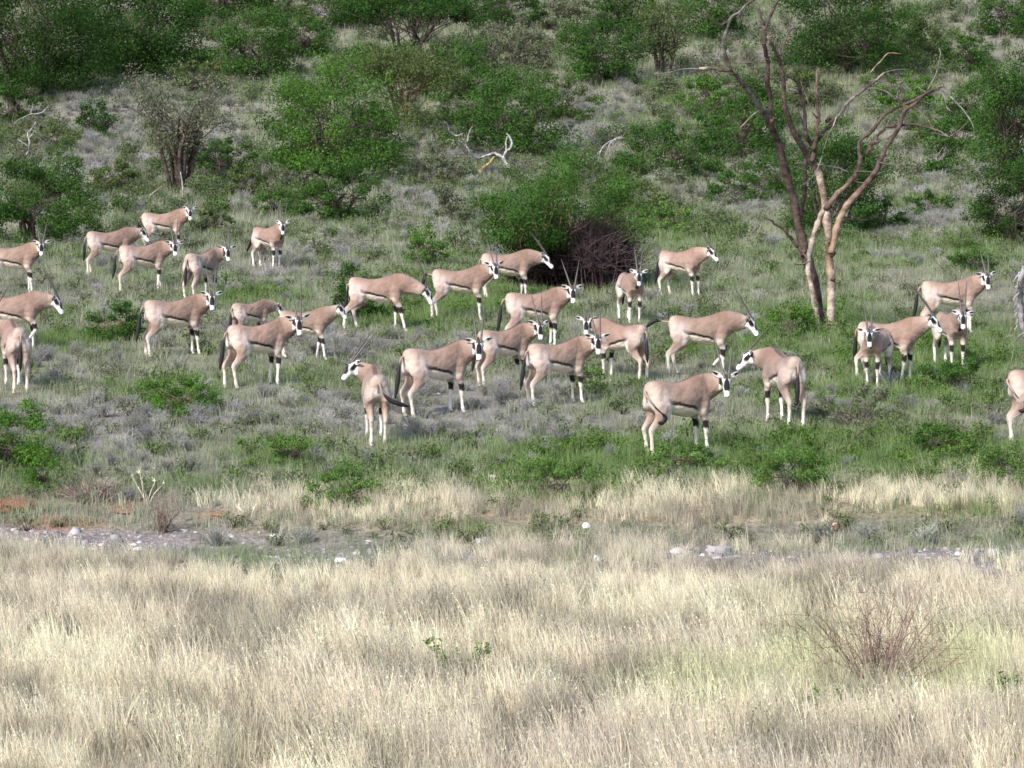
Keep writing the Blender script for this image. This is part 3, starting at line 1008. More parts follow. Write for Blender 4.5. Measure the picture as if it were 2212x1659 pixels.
def limb(pts_px, y, wpx, cols, root, name='limb', dy=None, n=22, sides=8, seed=0, depth=spread_tree):
    """branch through photo points, all at about distance y (dy: change of depth along it)"""
    r = np.random.default_rng(seed)
    m = len(pts_px)
    dy = dy if dy is not None else [0] * m
    P = np.array([at_depth(a, b, y + dy[i] + depth(a, b)) for i, (a, b) in enumerate(pts_px)])
    P -= np.array(root.location)
    s = F_PX / y
    tl = np.linspace(0, m - 1, n)
    S = .45 * spline(P, n) + .55 * np.stack([np.interp(tl, np.arange(m), P[:, q]) for q in range(3)], 1)
    kink = r.normal(0, 1, (n, 3)) + 1.6 * np.repeat(r.normal(0, 1, (n // 3 + 1, 3)), 3, 0)[:n]
    S[1:-1] += kink[1:-1] * (min(max(wpx[0], 5), 15) * .06 / s)
    wr = np.interp(np.linspace(0, 1, n), np.linspace(0, 1, len(wpx)), wpx) / s / 2 * .82 * (1 + r.normal(0, .10, n))
    C = np.array([np.interp(np.linspace(0, 1, n), np.linspace(0, 1, len(cols)), [c[q] for c in cols]) for q in range(3)]).T
    mb = MB()
    mb.tube(S, wr, C, sides)
    return mb.build(name, M_BARK, root, True)


BR, PALE, TAN, RED, GRY = (.078, .056, .048), (.36, .29, .235), (.22, .155, .11), (.085, .050, .042), (.17, .152, .146)
tb = at(1785, 716)
TY = tb.y
tree = empty('dead_tree', tb)
tag(tree, 'tall leafless dead tree with several bare forking trunks and peeling bark', 'dead tree')
TREE = [
    ('trunk', [(1797, 726), (1797, 645), (1792, 576), (1791, 545), (1793, 520)], [22, 22, 20, 21, 20], [PALE, PALE, TAN, RED, TAN], [0, 0, 0, 0, 0]),
    ('trunk', [(1772, 716), (1758, 645), (1747, 596), (1746, 560), (1753, 522), (1763, 490), (1774, 462), (1784, 440)], [14, 14, 13, 14, 16, 15, 14, 13], [GRY, PALE, PALE, GRY, PALE, PALE, PALE, TAN], [.2, .2, .1, .1, .1, 0, 0, 0]),
    ('trunk', [(1777, 712), (1765, 640), (1753, 585), (1741, 550), (1727, 490), (1716, 435), (1703, 400), (1690, 351), (1680, 301), (1663, 264), (1643, 234), (1626, 207), (1606, 181), (1582, 157)],
     [22, 26, 29, 29, 25, 23, 21, 20, 19, 17, 14, 12, 11, 9], [BR, BR, BR, BR, BR, BR, BR, BR, BR, BR, GRY, GRY, BR, BR], [.5, .5, .5, .5, .5, .5, .5, .5, .5, .5, .4, .3, .2, .2]),
    ('limb', [(1582, 157), (1569, 127), (1561, 94), (1579, 40), (1600, 22), (1623, 3), (1645, -14)], [8, 8, 7, 7, 6, 7, 6], [BR, BR, GRY, GRY, BR, BR], None),
    ('limb', [(1586, 160), (1560, 150), (1539, 147), (1511, 148)], [8, 8, 8, 7], [BR, BR, PALE], None),
    ('twig', [(1511, 148), (1478, 149), (1440, 157), (1408, 158)], [3, 2.4, 1.5], [GRY, GRY], None),
    ('limb', [(1668, 285), (1663, 248), (1666, 207), (1656, 160), (1659, 134), (1648, 100), (1653, 60), (1673, 13), (1690, -14)], [15, 14, 13, 12, 11, 11, 10, 10, 8], [BR, BR, BR, BR, BR], [.4] * 9),
    ('twig', [(1651, 54), (1643, 33), (1640, 14), (1630, -8)], [6, 5, 5, 4], [BR, GRY], [.4] * 4),
    ('limb', [(1793, 530), (1786, 475), (1777, 418), (1767, 378), (1753, 351), (1733, 318), (1713, 278), (1696, 234), (1690, 181), (1683, 127), (1669, 94), (1659, 79)],
     [21, 21, 20, 19, 17, 16, 14, 13, 11, 10, 9, 8], [TAN, PALE, TAN, PALE, BR, BR, BR, BR, BR, BR, BR, PALE], None),
    ('twig', [(1686, 120), (1696, 90), (1706, 66), (1716, 58), (1722, 66)], [6, 6, 5, 3], [BR, TAN], [-.1] * 5),
    ('limb', [(1753, 350), (1760, 318), (1746, 301), (1740, 278), (1736, 228), (1726, 194), (1713, 164)], [13, 13, 11, 10, 9, 7, 5], [BR, RED, BR, BR, BR], [-.1] * 7),
    ('limb', [(1757, 325), (1764, 290), (1767, 258), (1764, 200), (1765, 144)], [10, 9, 9, 8, 5], [BR, RED, BR, TAN], [-.3, -.3, -.3, -.3, -.3]),
    ('limb', [(1755, 322), (1780, 284), (1807, 254), (1833, 217), (1867, 191), (1890, 174), (1910, 157)], [11, 10, 9, 8, 8, 6, 3], [BR, BR, GRY, BR, PALE], [-.2] * 7),
    ('twig', [(1880, 157), (1887, 147), (1907, 127), (1920, 114), (1947, 116)], [3, 4, 4, 3, 2], [TAN, TAN], [-.2] * 5),
    ('twig', [(1860, 194), (1887, 190), (1920, 201), (1936, 216), (1940, 196)], [4, 3, 3, 2], [GRY, GRY], [-.2] * 5),
    ('limb', [(1784, 452), (1813, 411), (1840, 385), (1858, 355), (1855, 328), (1855, 301), (1880, 284), (1907, 248), (1940, 231), (1984, 214), (2021, 191), (2038, 186)],
     [15, 15, 13, 11, 9, 10, 10, 9, 9, 9, 9, 6], [BR, TAN, RED, BR, BR, BR, BR, BR, BR, BR, BR, GRY], [-.3] * 12),
    ('limb', [(1794, 548), (1803, 510), (1813, 478), (1833, 435), (1873, 395), (1888, 372), (1900, 351), (1920, 308), (1940, 271), (1954, 238), (1984, 216), (2001, 200), (2030, 192)],
     [19, 18, 18, 17, 15, 13, 13, 12, 11, 11, 9, 7, 3], [TAN, TAN, TAN, RED, BR, BR, BR, BR, BR, BR], [-.5] * 13),
    ('limb', [(1872, 335), (1887, 308), (1900, 288), (1914, 276), (1940, 274)], [9, 8, 8, 8, 7], [RED, BR, BR], [-.4] * 5),
    ('limb', [(1938, 275), (1960, 268), (1981, 269), (2014, 276), (2032, 284), (2050, 296)], [8, 6, 5, 5, 4, 2], [BR, BR, GRY], [-.4] * 6),
    ('twig', [(2003, 196), (2012, 180), (2021, 164), (2028, 140), (2032, 117), (2028, 104)], [5, 5, 4, 4, 3, 2], [GRY, GRY], [-.4] * 6),
    ('twig', [(2036, 188), (2042, 172), (2048, 157)], [4, 3, 2], [GRY, GRY], [-.3] * 3),
    ('twig', [(2034, 190), (2058, 214), (2084, 241), (2098, 262), (2104, 280)], [4, 3.5, 3, 3, 2], [GRY, GRY], [-.3] * 5),
    ('twig', [(2030, 194), (2040, 210), (2046, 234), (2060, 246)], [3, 3, 2.5, 1.5], [GRY, GRY], [-.3] * 4),
    ('limb', [(1732, 470), (1737, 430), (1738, 400), (1740, 352), (1744, 318)], [12, 11, 10, 9, 7], [BR, BR, BR], [.8] * 5),
    ('twig', [(1766, 355), (1790, 360), (1815, 364), (1833, 371)], [5, 5, 4, 3], [GRY, GRY], [-.2] * 4),
    ('limb', [(1735, 552), (1722, 528), (1706, 512), (1680, 486), (1649, 468)], [13, 11, 9, 7, 4], [BR, BR, BR], [.4] * 5),
    ('twig', [(1752, 566), (1739, 568), (1722, 571), (1716, 569)], [6, 5, 4, 2], [TAN, RED], [-.2] * 4),
    ('twig', [(1642, 238), (1628, 246), (1612, 262), (1598, 276)], [3, 2.6, 2, 1.4], [GRY, PALE], None),
    ('twig', [(1807, 252), (1800, 272), (1790, 290), (1776, 330)], [3, 2.5, 2, 1.4], [PALE, GRY], [-.4] * 4),
    ('twig', [(1561, 92), (1552, 112), (1546, 128), (1538, 147)], [3, 3, 2.5, 2], [GRY, GRY], None),
    ('twig', [(1776, 337), (1762, 374), (1745, 392), (1728, 402)], [3, 2.5, 2, 1.2], [GRY, GRY], [-.4] * 4),
    ('twig', [(1752, 233), (1744, 214), (1730, 176)], [4, 3, 1.5], [PALE, GRY], [-.3] * 3),
]
for k, (nm, pts, wd, cl, dy) in enumerate(TREE):
    limb(pts, TY, wd, cl, tree, nm, dy, 26 if nm != 'twig' else 12, 9 if nm != 'twig' else 5, k)
r_ = np.random.default_rng(77)
fm = MB()
for k, (nm, pts, wd, cl, dy) in enumerate(TREE):       # fine dead twigs along the upper limbs
    if nm != 'limb' and k != 2:
        continue
    for q in range(7):
        i = r_.integers(max(1, len(pts) // 3), len(pts))
        if pts[i][1] > 430:
            continue
        a = np.array(at_depth(pts[i][0], pts[i][1], TY + spread_tree(*pts[i]) + (dy[i] if dy else 0))) - np.array(tree.location)
        e = r_.normal(0, 1, 3) * np.array([.32, .25, .16]) + np.array([0, 0, .02])
        m = a + e * .5 + r_.normal(0, .05, 3)
        fm.tube(spline([a, m, a + e], 5), np.array([.013, .011, .008, .006, .003]), (.12, .10, .094), 4, False)
        b = m + r_.normal(0, .12, 3)
        fm.tube([m, (m + b) / 2 + r_.normal(0, .02, 3), b], [.007, .005, .003], (.13, .11, .10), 3, False)
fo = fm.build('fine_twigs', M_BARK, tree)
fo['kind'] = 'stuff'
for k in range(16):    # broken branch stubs
    nm, pts, wd, cl, dy = [t for t in TREE if t[0] != 'twig'][k % 14]
    i = r_.integers(1, len(pts) - 1)
    a, b = pts[i]
    limb([(a, b), (a + r_.uniform(-16, 16), b - r_.uniform(5, 18))], TY + (dy[i] if dy else 0), [wd[min(i, len(wd) - 1)] * .6, 2.5], [BR, TAN], tree, 'stub', None, 5, 6, 400 + k)
for k in range(5):     # knots and broken stubs
    a, b = [(1796, 552), (1797, 606), (1741, 545), (1666, 262), (1786, 262)][k]
    limb([(a, b), (a + (8 if k != 2 else -6), b - 5)], TY - .25, [12, 9], [RED, BR], tree, 'knot', None, 5, 7, 90 + k)

WHITE = (.31, .30, .305)


def dead_branches(name, label, base, strands, cat, group='bleached dead branches', dy=0.0, seed=0):
    p = at(*base)
    root = empty(name, p)
    tag(root, label, cat, group)
    for k, (pts, wd, c) in enumerate(strands):
        limb(pts, p.y + dy, wd, c, root, 'branch', None, 14, 6, seed + k, spread_low)
    return root


dead_branches('dead_snag', 'twisted white dead snag in front of the mid green round bush', (1105, 382), [
    ([(1109, 386), (1098, 362), (1086, 342), (1070, 330)], [13, 11, 9, 7], [WHITE, WHITE]),
    ([(1070, 330), (1052, 336), (1030, 342), (1016, 328), (1006, 316), (1006, 306)], [6, 6, 6, 5, 4, 3], [WHITE, GRY]),
    ([(1006, 316), (996, 306), (990, 300)], [4, 3, 2], [GRY, GRY]),
    ([(1009, 306), (1014, 284), (1021, 272)], [4, 3, 2], [WHITE, GRY]),
    ([(1000, 288), (982, 293), (970, 284), (966, 268), (960, 262)], [2.5, 4, 4, 3, 2], [WHITE, WHITE]),
    ([(1086, 340), (1094, 326), (1103, 322), (1106, 308), (1100, 294), (1094, 288)], [5, 6, 7, 6, 5, 3], [WHITE, WHITE]),
    ([(1094, 326), (1092, 310), (1096, 294)], [4, 4, 2], [WHITE, WHITE]),
    ([(1034, 372), (1044, 362), (1058, 352), (1068, 338)], [5, 7, 7, 4], [(.32, .24, .10), (.36, .28, .12)]),
    ([(1040, 378), (1036, 360), (1032, 345)], [6, 6, 4], [(.30, .22, .09), (.32, .26, .12)]),
], 'snag', seed=200)
dead_branches('dead_branches', 'pale fallen branches lying behind the rearmost oryx on the left', (350, 440), [
    ([(272, 442), (305, 440), (330, 441), (355, 450), (372, 462)], [3, 4, 4, 4, 3], [WHITE, WHITE]),
    ([(308, 440), (320, 428), (334, 414), (354, 400)], [3, 3.5, 3, 2], [WHITE, TAN]),
    ([(326, 441), (334, 424), (340, 414)], [3, 3, 1.6], [WHITE, TAN]),
    ([(308, 456), (314, 440), (322, 424)], [2, 2.6, 1.6], [GRY, WHITE]),
    ([(391, 438), (396, 416), (394, 396), (390, 372)], [3, 4.5, 4, 2.5], [TAN, WHITE]),
    ([(372, 448), (388, 446), (406, 430)], [3, 3, 2], [TAN, TAN]),
], 'branches', seed=220)
dead_branches('dead_branches', 'white crooked dead twigs standing at the left edge of the slope', (60, 345), [
    ([(50, 344), (62, 326), (64, 306), (60, 288), (72, 272), (78, 262)], [4, 4, 4, 3, 3, 1.6], [WHITE, WHITE]),
    ([(38, 300), (52, 310), (64, 316)], [2, 2.6, 2.6], [WHITE, WHITE]),
    ([(64, 298), (74, 284), (82, 288)], [2.5, 3, 2], [WHITE, GRY]),
    ([(8, 360), (10, 342), (8, 330)], [3, 3, 2], [WHITE, GRY]),
    ([(30, 268), (48, 254), (66, 247), (90, 244), (106, 228)], [2, 3, 3, 3, 1.6], [GRY, WHITE]),
    ([(66, 247), (70, 232), (70, 222)], [2.4, 2.4, 1.6], [WHITE, GRY]),
], 'branches', seed=240)
dead_branches('dead_branches', 'drooping bundle of grey dead branches beside the wide low bush', (1300, 358), [
    ([(1360, 296), (1340, 300), (1318, 306), (1302, 318), (1290, 346)], [3, 5, 5, 4, 2], [GRY, WHITE]),
    ([(1352, 290), (1332, 298), (1316, 312), (1312, 330), (1306, 346)], [2, 4, 4, 3, 2], [WHITE, GRY]),
    ([(1340, 304), (1328, 318), (1324, 340)], [3, 3, 2], [GRY, GRY]),
    ([(1322, 304), (1306, 314), (1296, 326), (1284, 340)], [3, 3, 3, 2], [GRY, WHITE]),
    ([(1316, 316), (1318, 332), (1310, 352)], [3, 3, 2], [GRY, GRY]),
], 'branches', seed=260)
dead_branches('dead_snag', 'shaggy grey dead stump cut by the right edge beside the herd', (2206, 735), [
    ([(2216, 740), (2206, 690), (2203, 640), (2206, 600), (2212, 575)], [14, 18, 22, 17, 8], [GRY, WHITE]),
    ([(2204, 640), (2196, 652), (2190, 666)], [6, 4, 2], [WHITE, WHITE]),
    ([(2204, 662), (2196, 676), (2192, 682)], [6, 4, 2], [WHITE, WHITE]),
    ([(2212, 690), (2194, 702), (2182, 722)], [6, 5, 2], [BR, BR]),
    ([(2216, 716), (2196, 734), (2176, 752)], [7, 6, 3], [GRY, WHITE]),
    ([(2208, 584), (2200, 592), (2188, 610)], [6, 4, 2], [WHITE, WHITE]),
    ([(2208, 597), (2200, 605), (2194, 623)], [6, 4, 2], [WHITE, WHITE]),
    ([(2208, 610), (2200, 618), (2191, 636)], [6, 4, 2], [WHITE, WHITE]),
    ([(2208, 623), (2200, 631), (2188, 649)], [6, 4, 2], [WHITE, WHITE]),
    ([(2208, 636), (2200, 644), (2194, 662)], [6, 4, 2], [WHITE, WHITE]),
    ([(2208, 649), (2200, 657), (2191, 675)], [6, 4, 2], [WHITE, WHITE]),
    ([(2208, 662), (2200, 670), (2188, 688)], [6, 4, 2], [WHITE, WHITE]),
    ([(2208, 675), (2200, 683), (2194, 701)], [6, 4, 2], [WHITE, WHITE]),
    ([(2208, 688), (2200, 696), (2191, 714)], [6, 4, 2], [WHITE, WHITE]),
], 'snag', seed=280)
dead_branches('dead_branches', 'thin dark bare stick angled over the grey-green twiggy shrub', (1800, 985), [
    ([(1796, 992), (1830, 960), (1862, 932), (1880, 915)], [3.2, 3, 2.6, 1.5], [BR, BR]),
    ([(1846, 946), (1850, 930), (1852, 918)], [2, 2, 1.2], [BR, BR]),
], 'branches', seed=300)
dead_branches('dead_branches', 'forked dark dry twigs between the two oryxes right of centre', (1468, 668), [
    ([(1463, 672), (1464, 655), (1463, 640)], [3, 3, 2], [BR, BR]),
    ([(1464, 664), (1490, 655), (1512, 646), (1528, 636)], [3, 2.6, 2.4, 1.5], [BR, BR]),
    ([(1414, 676), (1420, 650), (1426, 628)], [2.5, 2.5, 1.5], [TAN, GRY]),
], 'branches', seed=310)


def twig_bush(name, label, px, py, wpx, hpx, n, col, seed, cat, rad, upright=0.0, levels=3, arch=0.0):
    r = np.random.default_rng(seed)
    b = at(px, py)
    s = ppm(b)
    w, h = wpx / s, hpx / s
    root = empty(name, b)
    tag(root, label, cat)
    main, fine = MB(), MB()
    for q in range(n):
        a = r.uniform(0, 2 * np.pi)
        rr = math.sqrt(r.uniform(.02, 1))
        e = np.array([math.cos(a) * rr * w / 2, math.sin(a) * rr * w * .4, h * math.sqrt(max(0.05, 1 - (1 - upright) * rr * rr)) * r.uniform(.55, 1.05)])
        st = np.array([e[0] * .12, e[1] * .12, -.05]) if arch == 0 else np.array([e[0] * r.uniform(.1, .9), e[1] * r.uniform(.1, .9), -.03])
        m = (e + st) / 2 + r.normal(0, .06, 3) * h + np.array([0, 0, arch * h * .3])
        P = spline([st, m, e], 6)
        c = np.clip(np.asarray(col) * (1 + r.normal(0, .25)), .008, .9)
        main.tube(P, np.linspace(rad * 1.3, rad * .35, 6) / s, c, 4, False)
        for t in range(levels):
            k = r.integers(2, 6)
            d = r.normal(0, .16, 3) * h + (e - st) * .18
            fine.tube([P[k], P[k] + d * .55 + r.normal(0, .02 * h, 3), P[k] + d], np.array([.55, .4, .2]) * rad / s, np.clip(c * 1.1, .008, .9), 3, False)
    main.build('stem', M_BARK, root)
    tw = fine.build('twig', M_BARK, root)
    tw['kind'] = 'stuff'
    return root


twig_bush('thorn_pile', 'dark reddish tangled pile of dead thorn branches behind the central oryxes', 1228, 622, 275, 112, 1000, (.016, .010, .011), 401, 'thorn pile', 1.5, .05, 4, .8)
twig_bush('dead_thorn_bush', 'purplish brown leafless twig thicket growing over the dark thorn pile', 1298, 630, 165, 158, 170, (.062, .044, .047), 402, 'dead bush', 1.5, .1, 9, .7)
twig_bush('bare_bush', 'reddish brown leafless bush standing in the straw grass at the lower right', 1900, 1495, 420, 225, 85, (.20, .135, .112), 403, 'bare bush', .95, .30, 8)
twig_bush('bare_bush', 'small reddish brown leafless bush at the left end of the stony wash', 352, 1150, 90, 80, 30, (.20, .145, .115), 404, 'bare bush', 1.0, .3, 4)
twig_bush('bare_bush', 'pinkish grey twiggy shrub beside the red earth at left', 200, 1085, 190, 60, 60, (.24, .18, .15), 405, 'bare bush', 1.1, .2, 4)


def stalks(label, px, py, tips, seed):
    r = np.random.default_rng(seed)
    b = at(px, py)
    root = empty('dry_stalks', b)
    tag(root, label, 'stalks')
    for k, (tx, ty) in enumerate(tips):
        e = np.array(at_depth(tx, ty, b.y)) - np.array(b)
        st = np.array([r.normal(0, .02), r.normal(0, .02), -.03])
        mb = MB()
        mb.tube(spline([st, (st + e) * .5 + r.normal(0, .015, 3), e], 6), np.linspace(.008, .004, 6), (.60, .52, .40), 4)
        for q in range(5):
            mb.tube([e, e + r.normal(0, .03, 3) + np.array([0, 0, .03])], [.007, .003], (.66, .60, .46), 3, False)
        mb.build('stalk', M_BARK, root)


stalks('tall bleached seed stalks above the small bare bush by the wash', 318, 1090, [(285, 1030), (302, 1022), (306, 1036), (335, 1040), (352, 1046)], 1)
stalks('thin dry stalks rising by the pebbles left of centre', 540, 1125, [(505, 1085), (515, 1092), (548, 1100)], 2)


def leafy_plant(label, px, py, wpx, hpx, n, seed):
    r = np.random.default_rng(seed)
    b = at(px, py)
    s = ppm(b)
    root = empty('leafy_plant', b)
    tag(root, label, 'plant', 'green plants in the straw grass')
    for k in range(n):
        a = r.uniform(-1, 1)
        top = np.array([a * wpx / s * .5, r.uniform(-.12, .12), hpx / s * r.uniform(.6, 1)])
        mb = MB()
        P = spline([[a * .04, 0, -.02], top * .55 + r.normal(0, .02, 3), top], 6)
        mb.tube(P, np.linspace(.006, .003, 6), (.12, .17, .05), 4)
        mb.add(*leaf_cloud(r, 26, P[2:], .05, 1, .055, .5, (.12, .20, .045), .2))
        mb.build('stem', M_LEAF, root)


leafy_plant('green leafy plant rising out of the straw grass at centre', 985, 1475, 150, 95, 11, 1)
leafy_plant('small green leafy plant left of the larger one in the straw grass', 830, 1432, 70, 55, 5, 2)
leafy_plant('low green weed in the grass left of the reddish bare bush', 1490, 1560, 190, 85, 9, 3)
leafy_plant('green weed at the foot of the reddish bare bush', 1800, 1548, 130, 60, 8, 4)
leafy_plant('green weed in the straw grass near the lower right edge', 2165, 1540, 110, 80, 8, 5)


def rock(label, px, py, wpx, hpx, col, seed, name='rock', group='pale stones on the ground', sub=3):
    r = np.random.default_rng(seed)
    b = at(px, py)
    s = ppm(b)
    bm = bmesh.new()
    bmesh.ops.create_icosphere(bm, subdivisions=sub, radius=1)
    for v in bm.verts:
        c = v.co
        k = 1 + .28 * (vnoise([c.x * 1.3 + c.z], [c.y * 1.3 - c.z], .8, seed)[0] - .5) + .15 * (vnoise([c.x * 3 + 9], [c.y * 3 + c.z * 3], .8, seed + 5)[0] - .5)
        v.co = Vector((c.x * wpx / s * .5 * k, c.y * wpx / s * .42 * k, max(c.z, -.5) * hpx / s * .62 * k + hpx / s * .25))
    me = bpy.data.meshes.new(name)
    bm.to_mesh(me)
    bm.free()
    set_col(me, np.asarray(col))
    o = link(name, me, M_ROCK)
    o.location = b
    o.rotation_euler.z = r.uniform(-.4, .4)
    tag(o, label, 'rock', group)
    return o


rock('bright white double-humped stone at the edge of the wash, centre', 1032, 1176, 24, 15, (.86, .85, .83), 1)
rock('smaller white stone touching the right of the double-humped one', 1048, 1174, 18, 16, (.86, .85, .83), 2)
rock('white pointed stone in the straw grass right of centre', 1266, 1140, 18, 13, (.80, .78, .77), 3)
rock('pale stone half hidden in grass below the pointed white one', 1288, 1212, 17, 13, (.78, .76, .76), 4)
rock('pinkish round stone on the bare strip at right', 1804, 1144, 17, 15, (.66, .42, .34), 5)
rock('flat white stone lying in the gravel wash at left', 300, 1190, 26, 9, (.80, .76, .75), 6)
rock('small pinkish white stone in the gravel wash right of the bare bush', 735, 1214, 26, 10, (.74, .69, .68), 7)
rock('pinkish grey stone between the herbs below the central oryxes', 1062, 1040, 30, 16, (.50, .42, .41), 8)
rock('pale stone on the slope behind the herd at left', 457, 490, 15, 13, (.50, .48, .50), 9)
rock('rusty orange mound of bare earth at the left edge', 14, 1104, 120, 30, (.20, .105, .065), 10, 'earth_mound', 'bare earth mounds')
rock('small flat heap of rusty earth in the wash at left', 470, 1114, 34, 6, (.22, .13, .07), 11, 'earth_mound', 'bare earth mounds')
rock('low streak of orange soil right of the orange mound', 268, 1108, 56, 6, (.21, .12, .075), 12, 'earth_mound', 'bare earth mounds')


# ------------------------------------------------------------------ the herd
def loft(P, T, S, U, hw, hh, n=16):
    """closed tube; per ring centre, tangent, side, up, half width, half height"""
    m = len(P)
    a = np.arange(n) / n * 2 * np.pi
    v = P[:, None] + hw[:, None, None] * np.cos(a)[None, :, None] * S[:, None] + hh[:, None, None] * np.sin(a)[None, :, None] * U[:, None]
    v = v.reshape(-1, 3)
    i = np.arange(m - 1)[:, None] * n
    j = np.arange(n)[None]
    k = (j + 1) % n
    q = np.stack([i + j, i + k, i + n + k, i + n + j], -1).reshape(-1, 4)
    v = np.vstack([v, P[:1] - T[:1] * hw[0] * .35, P[-1:] + T[-1:] * hw[-1] * .35])
    jj, kk = np.arange(n), (np.arange(n) + 1) % n
    t = np.concatenate([np.stack([np.full(n, m * n), kk, jj], -1), np.stack([np.full(n, m * n + 1), (m - 1) * n + jj, (m - 1) * n + kk], -1)])
    return v, [q, t]


def nrm(a):
    return a / (np.linalg.norm(a, axis=-1, keepdims=True) + 1e-9)


TORSO = np.array([  # x, centre z, half height, half width
    (-.700, .955, .085, .060), (-.67, .93, .170, .115), (-.60, .905, .228, .165), (-.50, .885, .252, .190), (-.39, .872, .250, .196),
    (-.26, .855, .245, .200), (-.11, .835, .258, .224), (.04, .832, .282, .238), (.17, .845, .305, .228), (.28, .868, .316, .204),
    (.38, .895, .303, .180), (.47, .905, .258, .158), (.55, .900, .195, .132), (.605, .895, .105, .085)])
FORE = np.array([(.36, .095, .92, .140, .092), (.375, .120, .77, .125, .095), (.360, .125, .64, .088, .066), (.395, .120, .52, .060, .050), (.40, .118, .43, .050, .044),
                 (.402, .115, .36, .047, .044), (.398, .115, .27, .033, .031), (.397, .115, .16, .030, .029), (.400, .115, .09, .038, .035), (.415, .115, .045, .034, .032), (.428, .115, 0.0, .046, .040)])
HIND = np.array([(-.46, .090, .93, .180, .105), (-.455, .115, .80, .190, .122), (-.435, .132, .68, .165, .100), (-.475, .130, .57, .108, .070), (-.56, .122, .48, .070, .052),
                 (-.640, .118, .405, .056, .043), (-.637, .116, .33, .040, .035), (-.615, .116, .20, .034, .031), (-.602, .116, .095, .040, .036), (-.582, .116, .045, .035, .032), (-.566, .116, 0.0, .047, .040)])


def interp_rows(A, n, key=None):
    t = np.linspace(0, len(A) - 1, n)
    i = np.arange(len(A))
    return np.stack([np.interp(t, i, A[:, q]) for q in range(A.shape[1])], 1)


def basis(yaw, pitch):
    """forward / left / up for a direction turned yaw (left +) and pitched (up +)"""
    f = np.array([math.cos(pitch) * math.cos(yaw), math.cos(pitch) * math.sin(yaw), math.sin(pitch)])
    s = np.array([-math.sin(yaw), math.cos(yaw), 0])
    return f, s, np.cross(f, s)


def leg_pts(L, side, swing=0.0, bend=None, dz=0.0):
    P = L[:, :3].copy()
    P[:, 1] *= side
    P[:, 0] *= .93
    piv = .90
    k = np.clip(piv - P[:, 2], 0, None)
    P[:, 0] += math.tan(R(swing)) * k
    if bend == 'fore':           # lifted foreleg: knee forward, foot tucked back
        kz = .36
        low = P[:, 2] < kz
        knee = P[5].copy()
        P[:, 0] += np.clip((.90 - P[:, 2]) / .54, 0, 1) * .10
        P[:, 2] += np.clip((.80 - P[:, 2]) / .44, 0, 1) * .09
        knee = P[5].copy()
        for i in range(6, len(P)):
            d = np.array([0, 0, -1.0]) * (L[5, 2] - L[i, 2])
            a = R(38)
            P[i] = knee + np.array([d[2] * math.sin(a), 0, d[2] * math.cos(a)])
    P[:, 2] += dz * np.clip(1 - P[:, 2] / .85, 0, 1)
    return P


def catmull_rows(A, n):
    return spline(A, n)


COAT = np.array((.288, .203, .163))
CREAM = np.array((.70, .62, .52))
WHT = np.array((.78, .76, .74))
BLK = np.array((.011, .009, .009))
DBR = np.array((.055, .030, .022))
RUF = np.array((.165, .092, .060))


def band(v, a, b, s):
    return sstep(a - s, a + s, v) * (1 - sstep(b - s, b + s, v))


def mixv(c, w, k):
    return c * (1 - w[:, None]) + np.asarray(k)[None] * w[:, None]


